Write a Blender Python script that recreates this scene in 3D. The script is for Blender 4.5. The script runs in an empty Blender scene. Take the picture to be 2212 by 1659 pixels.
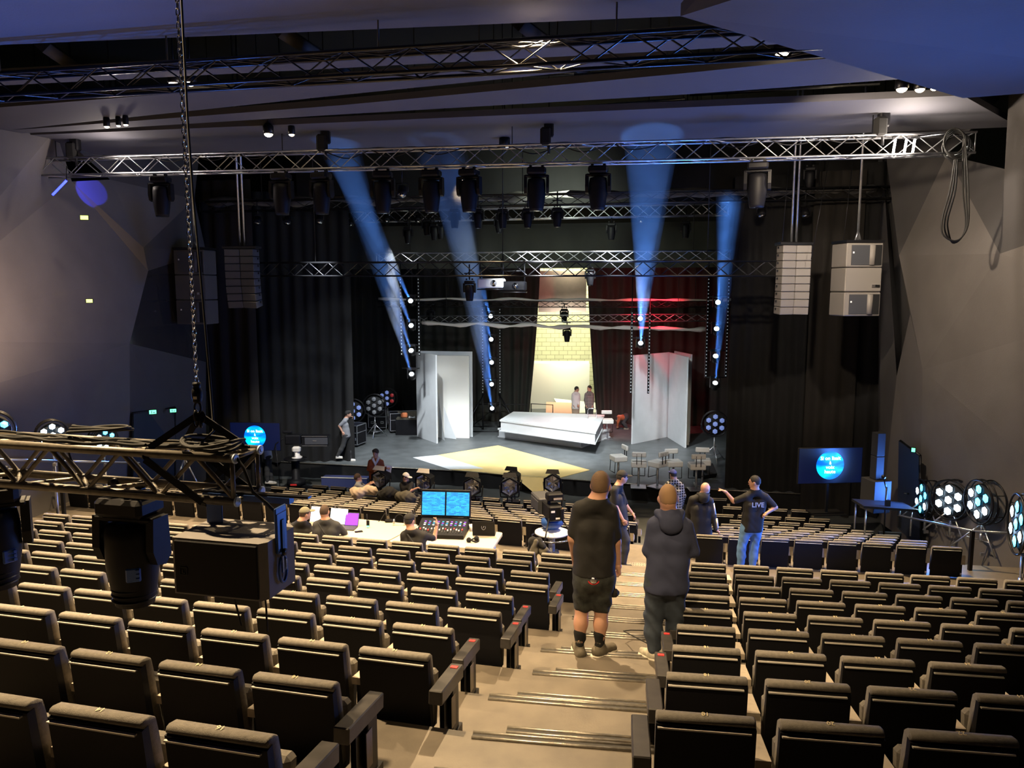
import bpy, bmesh, math, random
import numpy as np
from mathutils import Vector, Matrix, Euler
S=bpy.context.scene; COL=S.collection
PI=math.pi; R=math.radians
random.seed(7); RNG=np.random.default_rng(7)
# ---------------------------------------------------------------- camera
CZ=6.4; TILT=R(7.0); FPX=1662.0
cam_d=bpy.data.cameras.new('camera'); cam=bpy.data.objects.new('camera',cam_d); COL.objects.link(cam)
cam.location=(0,0,CZ); cam.rotation_euler=(PI/2-TILT,0,0)
cam_d.sensor_fit='HORIZONTAL'; cam_d.sensor_width=36; cam_d.lens=36*FPX/2212; cam_d.clip_start=.05; cam_d.clip_end=200
S.camera=cam
S.view_settings.view_transform='Standard'; S.view_settings.look='None'; S.view_settings.gamma=1; S.view_settings.use_curve_mapping=False
S.view_settings.exposure=0.15
S.cycles.max_bounces=6; S.cycles.diffuse_bounces=3; S.cycles.glossy_bounces=3; S.cycles.volume_bounces=0; S.cycles.sample_clamp_indirect=4
# ---------------------------------------------------------------- world and house light
W=bpy.data.worlds.new('world'); S.world=W; W.use_nodes=True
W.node_tree.nodes['Background'].inputs[0].default_value=(.35,.42,.7,1); W.node_tree.nodes['Background'].inputs[1].default_value=.006
def U(px,py,z=None,D=None,Y=None):
    x=(px-1106)/FPX; y=(829.5-py)/FPX
    d=Vector((x,math.cos(TILT)+y*math.sin(TILT),-math.sin(TILT)+y*math.cos(TILT)))
    if z is not None: t=(z-CZ)/d.z
    elif D is not None: t=D
    else: t=Y/d.y
    return Vector((0,0,CZ))+d*t
def lamp(kind,loc,target,power,col,size=.2,angle=60,blend=.4,shape=None):
    l=bpy.data.lights.new(kind.lower()+'_light',kind); o=bpy.data.objects.new(kind.lower()+'_light',l); COL.objects.link(o)
    l.energy=power; l.color=col; o.location=loc
    if kind=='SPOT': l.spot_size=R(angle); l.spot_blend=blend; l.shadow_soft_size=size
    elif kind=='AREA': l.size=size
    else: l.shadow_soft_size=size
    if target is not None: o.rotation_euler=(Vector(target)-Vector(loc)).to_track_quat('-Z','Y').to_euler()
    return o
WARM=(1,.72,.40)
for (x,y,p,a) in ((-3.3,4.2,.6,105),(2.6,4.6,.6,105),(-5.5,8,1,105),(0.3,8.6,1,105),(5.2,8,1,100),(-7.0,13,1.1,85),(-1.5,13.5,1.1,85),(4.2,13,1.0,85),(-6.5,18.0,1.3,62),(-1,18.3,1.3,62),(4.5,17.4,1.2,62)):
    lamp('SPOT',(x,y+1.2,CZ+3.15),(x,y,CZ-4),5200*p,WARM,.05,a,.7)
lamp('SPOT',(.3,1.2,CZ+2.7),(1.0,8,CZ-2.5),1500,WARM,.05,55,.8)  # added lamp over the camera, only to lighten the men's backs
# stage white light
for (x,y,tx,ty,p,c) in ((-5.2,20.0,-5.4,29,1500,(.88,.94,1)),(.9,19.6,-1.5,29.5,1700,(.9,.96,1)),(2.6,19.2,4.5,28,2000,(.9,.96,1)),(.9,19.4,1,26.5,1300,(1,.97,.9))):
    lamp('SPOT',(x,y,CZ+1.2),(tx,ty,.3),p,c,.10,58,.8)
for (x,y,tx) in ((-3.4,24.2,-3.6),(.6,24.0,.4),(3.0,23.6,3.8)): lamp('SPOT',(x,y,CZ+2.25),(tx,28.2,.5),4600,(.93,.98,1),.12,54,.8)
lamp('AREA',(1.6,22.6,CZ+2.7),(0,27.5,CZ+1.3),170,(.9,1,.8),1.5)  # added soft lamp to brighten the grey border cloth
lamp('SPOT',(-6.0,19.8,CZ-.3),(-7.2,24.6,.8),1300,(1,.92,.8),.08,46,.9)  # added lamp to brighten the headset man, no stage fixture
# side wall washes and ceiling light
lamp('SPOT',(4.6,13.2,CZ+2.6),(8.8,17,CZ+.6),1300,(1,.80,.58),.08,110,.8)
lamp('SPOT',(-9.6,12.5,CZ-1.0),(-12.6,16.8,CZ-.4),2700,(1,.72,.55),.08,70,.95)
lamp('SPOT',(6.6,14.2,CZ+2.3),(7.6,18.4,CZ+.5),900,(1,.85,.68),.05,40,.5)  # added warm spot for the right speakers, not a wall wash
lamp('SPOT',(-9.2,13.0,CZ-4),(-6.4,9.2,CZ+3.3),2400,(.04,.20,1),.2,50,.9)  # unseen extra spot boosting the left ring lamps' blue on the ceiling
lamp('SPOT',(6.3,11.5,CZ-4),(5.5,6,CZ+2.8),1800,(.05,.22,1),.2,56,.9)  # added unseen spot that turns the right ceiling wedge blue
# rear room
lamp('AREA',(2.6,37.5,CZ+1.7),(2.9,40.8,2.6),560,(1,.95,.62),1.2)
lamp('AREA',(2.7,36.0,4.3),(2.9,39.5,2.3),170,(1,.96,.75),.8)  # extra lamp added to brighten the white panel
# ---------------------------------------------------------------- materials
M={}
def mat(name,col,rough=.6,metal=0,emit=None,es=1,noise=0,nscale=20,bump=0,bscale=200,spec=None,alpha=None,col2=None,aniso=None):
    m=bpy.data.materials.new(name); m.use_nodes=True; nt=m.node_tree; b=nt.nodes['Principled BSDF']
    b.inputs['Base Color'].default_value=(*col,1); b.inputs['Roughness'].default_value=rough; b.inputs['Metallic'].default_value=metal
    if spec is not None: b.inputs['Specular IOR Level'].default_value=spec
    if emit: b.inputs['Emission Color'].default_value=(*emit,1); b.inputs['Emission Strength'].default_value=es
    if noise or bump:
        tc=nt.nodes.new('ShaderNodeTexCoord')
    if noise:
        n=nt.nodes.new('ShaderNodeTexNoise'); n.inputs['Scale'].default_value=nscale; n.inputs['Detail'].default_value=6
        nt.links.new(tc.outputs['Object'],n.inputs['Vector'])
        r=nt.nodes.new('ShaderNodeMix'); r.data_type='RGBA'
        c2=col2 or tuple(c*(1-noise) for c in col)
        r.inputs['A'].default_value=(*col,1); r.inputs['B'].default_value=(*c2,1)
        cr=nt.nodes.new('ShaderNodeValToRGB'); cr.color_ramp.elements[0].position=.35; cr.color_ramp.elements[1].position=.68
        nt.links.new(n.outputs['Fac'],cr.inputs[0]); nt.links.new(cr.outputs[0],r.inputs['Factor']); nt.links.new(r.outputs['Result'],b.inputs['Base Color'])
    if bump:
        n2=nt.nodes.new('ShaderNodeTexNoise'); n2.inputs['Scale'].default_value=bscale; n2.inputs['Detail'].default_value=3
        nt.links.new(tc.outputs['Object'],n2.inputs['Vector'])
        bp=nt.nodes.new('ShaderNodeBump'); bp.inputs['Strength'].default_value=bump; bp.inputs['Distance'].default_value=.01
        nt.links.new(n2.outputs['Fac'],bp.inputs['Height']); nt.links.new(bp.outputs[0],b.inputs['Normal'])
    M[name]=m; return m
mat('seat_fabric',(.20,.18,.15),.9,noise=.25,nscale=60,bump=.35,bscale=350)
mat('seat_shell',(.006,.006,.008),.65,bump=.1,bscale=300,spec=.2)
mat('shell_edge',(.62,.58,.52),.4)
mat('arm_pale',(.45,.38,.29),.6,noise=.15)
mat('arm_dark',(.05,.045,.042),.38,noise=.4,nscale=14)
mat('black_metal',(.012,.012,.014),.4,.6)
mat('black_plastic',(.006,.006,.008),.55,spec=.18,noise=.3,nscale=9)
mat('black_matte',(.006,.006,.007),.85)
mat('black_cloth',(.0035,.0034,.0036),.95,noise=.5,nscale=3,bump=.4,bscale=8)
mat('floor_lino',(.15,.125,.095),.55,noise=.28,nscale=5,bump=.05,bscale=80)
mat('dark_floor',(.075,.08,.078),.55,noise=.3,nscale=3)
mat('riser_dark',(.03,.027,.024),.7)
mat('nosing_metal',(.42,.38,.32),.35,.7,noise=.3,nscale=30)
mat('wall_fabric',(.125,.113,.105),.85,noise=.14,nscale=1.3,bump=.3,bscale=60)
mat('ceiling_panel',(.075,.075,.092),.8,noise=.15,nscale=.6,bump=.15,bscale=40)
mat('void_black',(.003,.003,.0035),.95)
mat('stage_floor',(.105,.115,.12),.42,noise=.35,nscale=2.2,bump=.1,bscale=20)
mat('alu',(.55,.56,.6),.3,.9,noise=.2,nscale=12)
mat('truss_black',(.03,.03,.034),.28,.7)
mat('chrome',(.75,.75,.78),.15,1)
mat('white_paint',(.66,.69,.72),.6,noise=.06,nscale=3)
mat('white_plastic',(.75,.74,.7),.5)
mat('paper',(.8,.8,.8),.8)
mat('yellow_floor',(.80,.60,.24),.6,noise=.1,nscale=2)
mat('red',(.65,.03,.03),.5)
mat('tag_gold',(.75,.62,.35),.5)
mat('skin',(.50,.27,.18),.55,noise=.12,nscale=18)
mat('skin_pale',(.60,.36,.26),.55,noise=.1,nscale=18)
mat('hair_brown',(.05,.028,.015),.8,bump=.6,bscale=120)
mat('hair_black',(.012,.010,.009),.75,bump=.6,bscale=120)
mat('blue_paint',(.02,.07,.26),.45)
mat('rubber',(.01,.01,.01),.8)
# ---------------------------------------------------------------- mesh builder
class MB:
    def __init__(s): s.v=[]; s.f=[]; s.m=[]; s.sm=[]; s.mats=[]; s.cur=0; s.X=None
    def use(s,mn):
        if mn not in s.mats: s.mats.append(mn)
        s.cur=s.mats.index(mn); return s
    def add(s,vs,fs,smooth=False):
        b=len(s.v)
        for p in vs:
            p=Vector(p); s.v.append(s.X@p if s.X is not None else p)
        for f in fs: s.f.append([i+b for i in f]); s.m.append(s.cur); s.sm.append(smooth)
        return s
    def box(s,c,d,rot=None,bev=0):
        c=Vector(c); hx,hy,hz=[q/2 for q in d]
        Rm=(Euler(rot).to_matrix() if rot is not None and not isinstance(rot,Matrix) else rot)
        if bev<=0:
            P=[(x,y,z) for z in(-hz,hz) for y in(-hy,hy) for x in(-hx,hx)]
            F=[(0,2,3,1),(4,5,7,6),(0,1,5,4),(2,6,7,3),(0,4,6,2),(1,3,7,5)]
        else:
            b=min(bev,hx*.9,hy*.9,hz*.9); P=[];ix={}
            for sx in(-1,1):
                for sy in(-1,1):
                    for sz in(-1,1):
                        for a in range(3):
                            q=[sx*(hx-b),sy*(hy-b),sz*(hz-b)]; q[a]=(sx*hx,sy*hy,sz*hz)[a]
                            ix[(sx,sy,sz,a)]=len(P);P.append(tuple(q))
            F=[]
            for a in range(3):
                o1,o2=(a+1)%3,(a+2)%3
                for sg in(-1,1):
                    L=[]
                    for (p,q) in((-1,-1),(1,-1),(1,1),(-1,1)):
                        k=[0,0,0];k[a]=sg;k[o1]=p;k[o2]=q;L.append(ix[(*k,a)])
                    F.append(L if sg>0 else L[::-1])
            for a in range(3):
                o1,o2=(a+1)%3,(a+2)%3
                for s1 in(-1,1):
                    for s2 in(-1,1):
                        k0=[0,0,0];k0[a]=-1;k0[o1]=s1;k0[o2]=s2;k1=list(k0);k1[a]=1
                        L=[ix[(*k0,o1)],ix[(*k1,o1)],ix[(*k1,o2)],ix[(*k0,o2)]]
                        F.append(L if s1*s2<0 else L[::-1])
            for sx in(-1,1):
                for sy in(-1,1):
                    for sz in(-1,1):
                        L=[ix[(sx,sy,sz,0)],ix[(sx,sy,sz,1)],ix[(sx,sy,sz,2)]]
                        F.append(L if sx*sy*sz>0 else L[::-1])
        P=[Vector(p) for p in P]
        if Rm is not None: P=[Rm@p for p in P]
        return s.add([p+c for p in P],F)
    def tube(s,a,b,r,r2=None,n=8,caps=True):
        a=Vector(a);b=Vector(b); d=(b-a)
        if d.length<1e-6: return s
        q=d.to_track_quat('Z','Y').to_matrix(); r2=r if r2 is None else r2
        P=[];F=[]
        for i in range(n):
            t=2*PI*i/n; e=q@Vector((math.cos(t),math.sin(t),0)); P+= [a+e*r,b+e*r2]
        for i in range(n):
            j=(i+1)%n; F.append((2*i,2*j,2*j+1,2*i+1))
        s.add(P,F,True)
        if caps: s.add([P[2*i] for i in range(n)][::-1],[tuple(range(n))]); s.add([P[2*i+1] for i in range(n)],[tuple(range(n))])
        return s
    def path(s,pts,r,n=6,closed=False):
        pts=[Vector(p) for p in pts]; N=len(pts); P=[];F=[]; up=None
        for i,p in enumerate(pts):
            t=(pts[(i+1)%N]-pts[i-1]) if closed else (pts[min(i+1,N-1)]-pts[max(i-1,0)])
            if t.length<1e-9: t=Vector((0,0,1))
            t.normalize()
            if up is None: up=t.orthogonal().normalized()
            up=(up-t*up.dot(t)); up=up.normalized() if up.length>1e-6 else t.orthogonal().normalized()
            w=t.cross(up)
            for k in range(n):
                a=2*PI*k/n; P.append(p+(up*math.cos(a)+w*math.sin(a))*r)
        for i in range(N if closed else N-1):
            for k in range(n):
                a=i*n+k;b=i*n+(k+1)%n;c=((i+1)%N)*n+(k+1)%n;d=((i+1)%N)*n+k
                F.append((a,b,c,d))
        return s.add(P,F,True)
    def lathe(s,c,prof,axis=(0,0,1),n=16,smooth=True,sx=1,sy=1):
        c=Vector(c);q=Vector(axis).to_track_quat('Z','Y').to_matrix();P=[];F=[]
        for (r,z) in prof:
            for i in range(n):
                t=2*PI*i/n; P.append(c+q@Vector((r*math.cos(t)*sx,r*math.sin(t)*sy,z)))
        m=len(prof)
        for k in range(m-1):
            for i in range(n):
                j=(i+1)%n; F.append((k*n+i,k*n+j,(k+1)*n+j,(k+1)*n+i))
        if prof[0][0]>1e-4: F.append(tuple(range(n))[::-1])
        if prof[-1][0]>1e-4: F.append(tuple((m-1)*n+i for i in range(n)))
        return s.add(P,F,smooth)
    def ball(s,c,r,n=12,m=8):
        r3=(r,r,r) if not hasattr(r,'__len__') else r
        P=[];F=[];c=Vector(c)
        for k in range(m+1):
            a=PI*k/m
            for i in range(n):
                t=2*PI*i/n; P.append(c+Vector((r3[0]*math.sin(a)*math.cos(t),r3[1]*math.sin(a)*math.sin(t),-r3[2]*math.cos(a))))
        for k in range(m):
            for i in range(n):
                j=(i+1)%n; F.append((k*n+i,k*n+j,(k+1)*n+j,(k+1)*n+i))
        return s.add(P,F,True)
    def prism(s,poly,axis,a,b):   # poly of 2-tuples in the two other axes, extruded along axis from a to b
        n=len(poly);P=[]
        for t in(a,b):
            for (p,q) in poly:
                k=[0,0,0];k[axis]=t;k[(axis+1)%3]=p;k[(axis+2)%3]=q;P.append(tuple(k))
        F=[tuple(range(n))[::-1],tuple(range(n,2*n))]+[(i,(i+1)%n,n+(i+1)%n,n+i) for i in range(n)]
        return s.add(P,F)
    def slab(s,pts,off):  # polygon pts thickened by vector off
        n=len(pts);off=Vector(off);P=[Vector(p) for p in pts]+[Vector(p)+off for p in pts]
        return s.add(P,[tuple(range(n))[::-1],tuple(range(n,2*n))]+[(i,(i+1)%n,n+(i+1)%n,n+i) for i in range(n)])
    def mesh(s,name):
        me=bpy.data.meshes.new(name); me.from_pydata([tuple(p) for p in s.v],[],s.f)
        for mn in (s.mats or ['black_matte']): me.materials.append(M[mn])
        me.polygons.foreach_set('material_index',s.m); me.polygons.foreach_set('use_smooth',s.sm); me.update()
        bm=bmesh.new(); bm.from_mesh(me); bmesh.ops.remove_doubles(bm,verts=bm.verts,dist=1e-5); bmesh.ops.recalc_face_normals(bm,faces=bm.faces); bm.to_mesh(me); bm.free()
        return me
    def build(s,name,mn=None,parent=None,label=None):
        if mn: s.mats=[mn]+[x for x in s.mats if x!=mn] if not s.mats else s.mats
        o=bpy.data.objects.new(name,s.mesh(name)); COL.objects.link(o)
        if parent is not None: o.parent=parent
        if label: o['label']=label
        return o
def mb(mn,X=None): b=MB(); b.use(mn); b.X=X; return b
def thing(name,label,cat,loc=(0,0,0),rz=0,group=None,kind=None):
    o=bpy.data.objects.new(name,None); o.empty_display_size=.1; COL.objects.link(o); o.location=loc; o.rotation_euler=(0,0,rz)
    return tag(o,label,cat,group,kind)
def tag(o,label,cat,group=None,kind=None):
    o['label']=label; o['category']=cat
    if group: o['group']=group
    if kind: o['kind']=kind
    return o
def struct(o,label=None,cat=None):
    o['kind']='structure'
    if label: o['label']=label
    o['category']=cat or o.name.split('.')[0].split('_')[0]
    return o
CH={}
def link_copy(o,parent=None):
    c=o.copy(); COL.objects.link(c)
    if parent is not None: c.parent=parent
    return c
def dup(root,loc=None,rz=None,label=None,group=None,rot=None):
    def rec(o,parent):
        c=link_copy(o,parent)
        for ch in list(o.children): rec(ch,c)
        return c
    c=rec(root,None)
    if loc is not None: c.location=loc
    if rz is not None: c.rotation_euler=(0,0,rz)
    if rot is not None: c.rotation_euler=rot
    if label: c['label']=label
    if group: c['group']=group
    return c
def text_mesh(txt,size,mn,extrude=0,name='lettering',spacing=1,bold=False):
    cu=bpy.data.curves.new('t','FONT'); cu.body=txt; cu.size=size; cu.align_x='CENTER'; cu.align_y='CENTER'; cu.extrude=extrude; cu.resolution_u=3; cu.space_line=spacing
    if bold: cu.offset=size*.012
    o=bpy.data.objects.new('t',cu); COL.objects.link(o); dg=bpy.context.evaluated_depsgraph_get(); me=bpy.data.meshes.new_from_object(o.evaluated_get(dg))
    bpy.data.objects.remove(o); me.name=name; me.materials.clear(); me.materials.append(M[mn]); return me
def mobj(name,me,parent=None,loc=(0,0,0),rot=(0,0,0)):
    o=bpy.data.objects.new(name,me); COL.objects.link(o); o.location=loc; o.rotation_euler=rot
    if parent is not None: o.parent=parent
    return o
ORD=['first','second','third','fourth','fifth','sixth','seventh','eighth','ninth','tenth','eleventh','twelfth','thirteenth','fourteenth','fifteenth','sixteenth','seventeenth','eighteenth','nineteenth','twentieth','twenty-first','twenty-second','twenty-third','twenty-fourth','twenty-fifth']
# ================================================================ rake, floors, seats
SC=.982; PITCH=.54
HSEAT=.66
def ztop(m): return CZ-(1.66+.2475*m-.0042*m*m)
def zfl(m): return ztop(m)-HSEAT
def Lrow(k):   # upper left block: origin of last seat (aisle side), unit along row to the right, unit forward
    a=R(13.65-.03*k); return a,(2.41+.849*k)*SC
def Rrow(j):
    a=R(8.01+.162*j); return a,(3.37+.843*j)*SC
def on_row(a,off,X): # point on row line at given X
    return Vector((X,(off-X*math.sin(a))/math.cos(a),0))
LEND=[-1.36,-1.32,-.94,-.87,-.54,-.44,-.07,-.02,.33,.40]
LEND=[x*SC for x in LEND]
R18=[.66,.88,1.09,1.30,2.06-.545,2.27-.545,2.50-.545,2.71-.545,2.93-.545]
R18=[x*SC for x in R18]
# ---- stepped floor: strip per level from edge m to edge m+1, one polyline across both blocks
def edge(m):
    a,off=Lrow(m); xl=(LEND[m] if m<10 else LEND[9]+.2*(m-9)*.8)+.64
    P=[on_row(a,off,-22),on_row(a,off,xl)]
    a2,o2=Rrow(m-1); xr=R18[min(max(m-1,0),8)]-.06+ (0 if m-1<9 else .19*(m-9))
    if m==0: xr-=.2
    P+=[on_row(a2,o2,xr),on_row(a2,o2,16)]
    return P
NL=13
b=mb('floor_lino'); rb=MB(); rb.use('riser_dark'); nz=[]
for m in range(-2,NL):
    E0=edge(max(m,0)) ; E1=edge(max(m+1,0))
    if m<0:
        E0=[p+Vector((0,-.84*(-m),0)) for p in edge(0)]; E1=[p+Vector((0,-.84*(-m-1),0)) for p in edge(0)]
    z=zfl(m)
    if m==NL-1: z=CZ-5.1
    for i in range(3):
        q=[Vector((p.x,p.y,z)) for p in (E0[i],E0[i+1],E1[i+1],E1[i])]; b.add(q,[(0,1,2,3)])
        zn=zfl(m+1) if m+1<NL-1 else CZ-5.1
        q=[Vector((E1[i].x,E1[i].y,z)),Vector((E1[i+1].x,E1[i+1].y,z)),Vector((E1[i+1].x,E1[i+1].y,zn)),Vector((E1[i].x,E1[i].y,zn))]
        b.use('riser_dark'); b.add(q,[(0,1,2,3)]); b.use('floor_lino')
fl=b.build('floor'); struct(fl,'brown speckled linoleum terraces of the steep upper seating block','floor')
# half steps and nosing strips of the central aisle
st=thing('aisle_stairs','brown aisle steps with pale metal double nosings between the two upper seat blocks','stairs',kind='structure')
for m in range(0,NL-1):
    E=edge(m) if m else [p+Vector((0,0,0)) for p in edge(0)]
    a0,a1=E[1],E[2]; 
    if m==0: a0=a0+Vector((.1,0,0))
    dr=(a1-a0).normalized(); fw=Vector((-dr.y,dr.x,0)); zt=zfl(m-1); zl=zfl(m) if m<NL-1 else CZ-5.1; zh=(zt+zl)/2
    p0=a0+dr*.06; p1=a1
    s=mb('floor_lino'); s.slab([Vector((*q.xy,zh-.002)) for q in (p0+dr*.16,p1,p1+fw*.27,p0+dr*.16+fw*.27)],(0,0,-(zh-zl)+.004)); s.build('half_step',None,st)
    n=mb('nosing_metal')
    for (q0,q1,zz) in ((p0,p1,zt),(p0+dr*.16+fw*.27,p1+fw*.27,zh)):
        for t in (0,.05):
            c0=q0-fw*(t+.012);c1=q1-fw*(t+.012)
            n.tube(Vector((*c0.xy,zz+.004)),Vector((*c1.xy,zz+.004)),.011,n=6)
        n.use('riser_dark'); n.slab([Vector((*q.xy,zz+.003)) for q in (q0-fw*.055,q1-fw*.055,q1-fw*.02,q0-fw*.02)],(0,0,.002)); n.use('nosing_metal')
    n.build('nosing_strip',None,st)
# ---- seat prototype (origin: floor under the back edge, left side; x along row, y towards stage)
SW=.440
def seat_parts(root,pw=PITCH,sw=SW,detail=True):
    # back shell (slightly reclined black panel)
    def lean(y,z): return y+ (HSEAT-z)*.10
    P=[];t=.028
    b=mb('seat_shell')
    prof=[(lean(.012,.10),.10),(lean(0.0,.34),.34),(lean(.002,.622),.622),(lean(.04,.627),.627),(lean(.05,.10),.10)]
    b.prism([(y,z) for (y,z) in prof],0,.0,sw)
    b.build('back_shell',None,root)
    # fabric cushion wrapping the top
    b=mb('seat_fabric')
    pf=[(.014,.628),(.004,.634),(.003,.643),(.012,.655),(.030,.660),(.068,.654),(.090,.636),(.098,.58)]
    pr=[(lean(y,z)-.0,z) for y,z in pf]+[(lean(.12,.2),.2),(lean(.045,.2),.2)]
    xs=[(.002,.012,-.004),(.010,.0,0),(sw-.010,.0,0),(sw-.002,.012,-.004)]
    n=len(pr);V=[];F=[]
    cy=sum(p[0] for p in pr)/n; cz=sum(p[1] for p in pr)/n
    for (x,sh,dz) in xs:
        for (y,z) in pr:
            k=1-sh/.06 if sh else 1
            V.append((x,cy+(y-cy)*(1-.12*(sh>0)),z+dz if z>.5 else z))
    for i in range(3):
        for k in range(n): F.append((i*n+k,i*n+(k+1)%n,(i+1)*n+(k+1)%n,(i+1)*n+k))
    F+= [tuple(range(n)),tuple(range(3*n,4*n))[::-1]]
    b.add(V,F,True); o=b.build('backrest',None,root)
    # pale edge strip below the cushion
    b=mb('shell_edge'); b.box((sw/2-.008,lean(-.006,.606),.608),(sw-.03,.018,.007)); b.build('edge_trim',None,root)
    if not detail: 
        b=mb('arm_pale'); x0=sw+.012;x1=pw-.012
        b.add([(x0,.08,.50),(x1,.08,.50),(x1,.26,.40),(x0,.26,.40),(x0,.08,.33),(x1,.08,.33),(x1,.26,.33),(x0,.26,.33)],[(0,1,2,3),(4,7,6,5),(0,4,5,1),(1,5,6,2),(2,6,7,3),(3,7,4,0)])
        b.build('armrest',None,root)
        b=mb('black_metal'); b.box((sw+.045,.2,.17),(.05,.10,.33)); b.use('chrome'); b.box((sw+.045,.13,.14),(.03,.02,.05)); b.box((sw+.045,.13,.08),(.05,.03,.015)); b.build('pedestal',None,root)
        return
    # folded seat cushion in front
    b=mb('seat_fabric'); b.box((sw/2,.195,.30),(sw-.03,.085,.36),rot=(R(-7),0,0),bev=.02); b.build('seat',None,root)
    # armrest between this seat and the next one
    b=mb('arm_pale'); x0=sw+.014;x1=pw-.014
    b.add([(x0,.09,.43),(x1,.09,.43),(x1,.36,.40),(x0,.36,.40),(x0,.09,.385),(x1,.09,.385),(x1,.36,.36),(x0,.36,.36)],[(0,1,2,3),(4,7,6,5),(0,4,5,1),(1,5,6,2),(2,6,7,3),(3,7,4,0)])
    b.build('armrest',None,root)
    b=mb('black_metal'); b.box((sw+.045,.20,.20),(.03,.16,.37)); b.box((sw*.5,.16,.06),(.09,.09,.12)); b.box((sw*.5,.2,.012),(.16,.26,.02)); b.build('pedestal',None,root)
TEXT={}
def number_plate(n,root,detail):
    if n not in TEXT: TEXT[n]=text_mesh(str(n),.036,'tag_gold',.0008,'seat_number')
    o=mobj('seat_number',TEXT[n],root,(SW/2,.045,.6625),(R(-6),0,PI))
def end_arm(root,side):
    # dark boxed armrest on the aisle end
    b=mb('arm_dark'); x=(SW+.06) if side>0 else -.06
    b.box((x,.17,.42),(.085,.42,.085),rot=(R(-5),0,0),bev=.006); o=b.build('aisle_armrest',None,root,'dark wooden aisle armrest')
    b=mb('black_metal'); b.box((x,.27,.2),(.05,.12,.36),bev=.006); b.box((x,.27,.03),(.07,.2,.06)); b.use('arm_pale'); b.box((x+.026*side,.22,.22),(.004,.07,.2)); b.build('aisle_stanchion',None,root)
TAGS=[]
seat0=thing('theatre_seat','x','seat'); seat_parts(seat0)
seatB=thing('theatre_seat','x','seat'); seat_parts(seatB,.585,.485,False)
allseats=[]
def put_seat(proto,P,a,z,label,group,num=None,arm=0,redtag=False,white=False):
    allseats.append((proto,Vector((P.x,P.y,z)),-a,label,group,num,arm,redtag))
def seen(P,z):  # projected pixel of a point
    d=Vector((P.x,P.y,z-CZ)); D=d.y*math.cos(TILT)-d.z*math.sin(TILT); 
    if D<.3: return (-1e4,-1e4)
    return (1106+FPX*d.x/D, 829.5-FPX*(d.y*math.sin(TILT)+d.z*math.cos(TILT))/D)
for k in range(10):
    a,off=Lrow(k); u=Vector((math.cos(a),-math.sin(a),0)); p=on_row(a,off,LEND[k]); z=zfl(k)
    lim={9:92,8:8}.get(k,-140)
    for i in range(30):
        q=p-u*(PITCH*i); sx,sy=seen(q,ztop(k))
        if sx<lim-20 and seen(q+u*SW,ztop(k))[0]<(lim if k>7 else -4): break
        lab=f'black tip-up seat, {ORD[i]} from the central aisle, {ORD[k]} row from the camera, left upper block'
        put_seat(seat0,q,a,z,lab,'left upper block seats',16-2*i if i<8 else None,1 if i==0 else 0,k in(2,3,4,5,6))
for j in range(9):
    a,off=Rrow(j); u=Vector((math.cos(a),-math.sin(a),0)); p=on_row(a,off,R18[j]); z=zfl(j+1)
    for i in range(30):
        q=p+u*(PITCH*i+ (0)); sx,sy=seen(q,ztop(j+1))
        if sx>2215: break
        lab=f'black tip-up seat, {ORD[i]} from the central aisle, {ORD[j]} row from the camera, right upper block'
        put_seat(seat0,q,a,z,lab,'right upper block seats',18+2*i,-1 if i==0 else 0,j in(2,3,4))
# ---- lower block
PB=.585
ztl=[CZ-t for t in (4.53,4.74,4.94,5.14,5.34,5.51,5.64,5.74,5.75,5.75)]
def zlow(k): return ztl[k]-HSEAT
aL=R(15.0); pL=U(1014,1114.5,z=ztl[0])-U(1014,1114.5,z=ztl[0]).z*Vector((0,0,1))
aR=R(9.4); pR=U(1646,1162.5,z=ztl[0]); pR=Vector((pR.x,pR.y,0))
def low_line(k,side):
    a=aL if side<0 else aR; p=pL if side<0 else pR
    return a,p+Vector((math.sin(a),math.cos(a),0))*.8*k
lowL_max={0:1345,1:1352,2:1352,3:1356,4:1358,5:1360,6:1362,7:1362}
lowL_min={0:-10,1:-10,2:-10,3:380,4:520,5:590,6:600,7:675}
lowR_rng={0:(1500,2055),1:(1540,2025),2:(1545,1995),3:(1545,1965),4:(1545,1945),5:(1550,1925),6:(1550,1850),7:(1550,1800),8:(1550,1760),9:(1550,1680)}
for side in(-1,1):
    for k in range(8 if side<0 else 10):
        a,p=low_line(k,side); u=Vector((math.cos(a),-math.sin(a),0)); o=(k%2)*.5*PB
        c=0; row=[]
        for i in range(-40,40):
            q=p+u*(PB*i+o)
            sx,_=seen(q+u*.24,ztl[k]); lo,hi=(lowL_min[k],lowL_max[k]) if side<0 else lowR_rng[k]
            if q.y<8 or q.x<-10.6 or not(lo<=sx<=hi): continue
            row.append(q)
        for i,q in enumerate(row):
            n=len(row)-1-i if side<0 else i
            if n>=len(ORD): continue
            lab=f'black seat, {ORD[n]} from the aisle, row {["nearest the table and cross aisle","second back from the stage"][0]}' 
            nm=('nearest the cross aisle' if k==0 else f'{ORD[k]} row beyond the cross aisle')
            lab=f'black seat, {ORD[n]} from the aisle, {nm}, lower {"left" if side<0 else "right"} block'
            put_seat(seatB,q,a,zlow(k),lab,f'lower {"left" if side<0 else "right"} block seats')
allseats.sort(key=lambda s:(s[1].y))
near=allseats[:300]; far=allseats[300:]
redm=None
for (proto,P,rz,lab,grp,num,arm,red) in near:
    o=dup(proto,P,rz,lab,grp)
    if num and num>0 and P.y<7.2: number_plate(num,o,True)
    if arm:
        end_arm(o,arm)
        if red:
            t=mb('red'); x=(SW+.06) if arm>0 else -.06; t.box((x,.32,.452),(.045,.035,.004),rot=(R(-5),0,0)); t.build('red_tag',None,o,'red paper tag on armrest')
print('SEATS',len(allseats))
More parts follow.
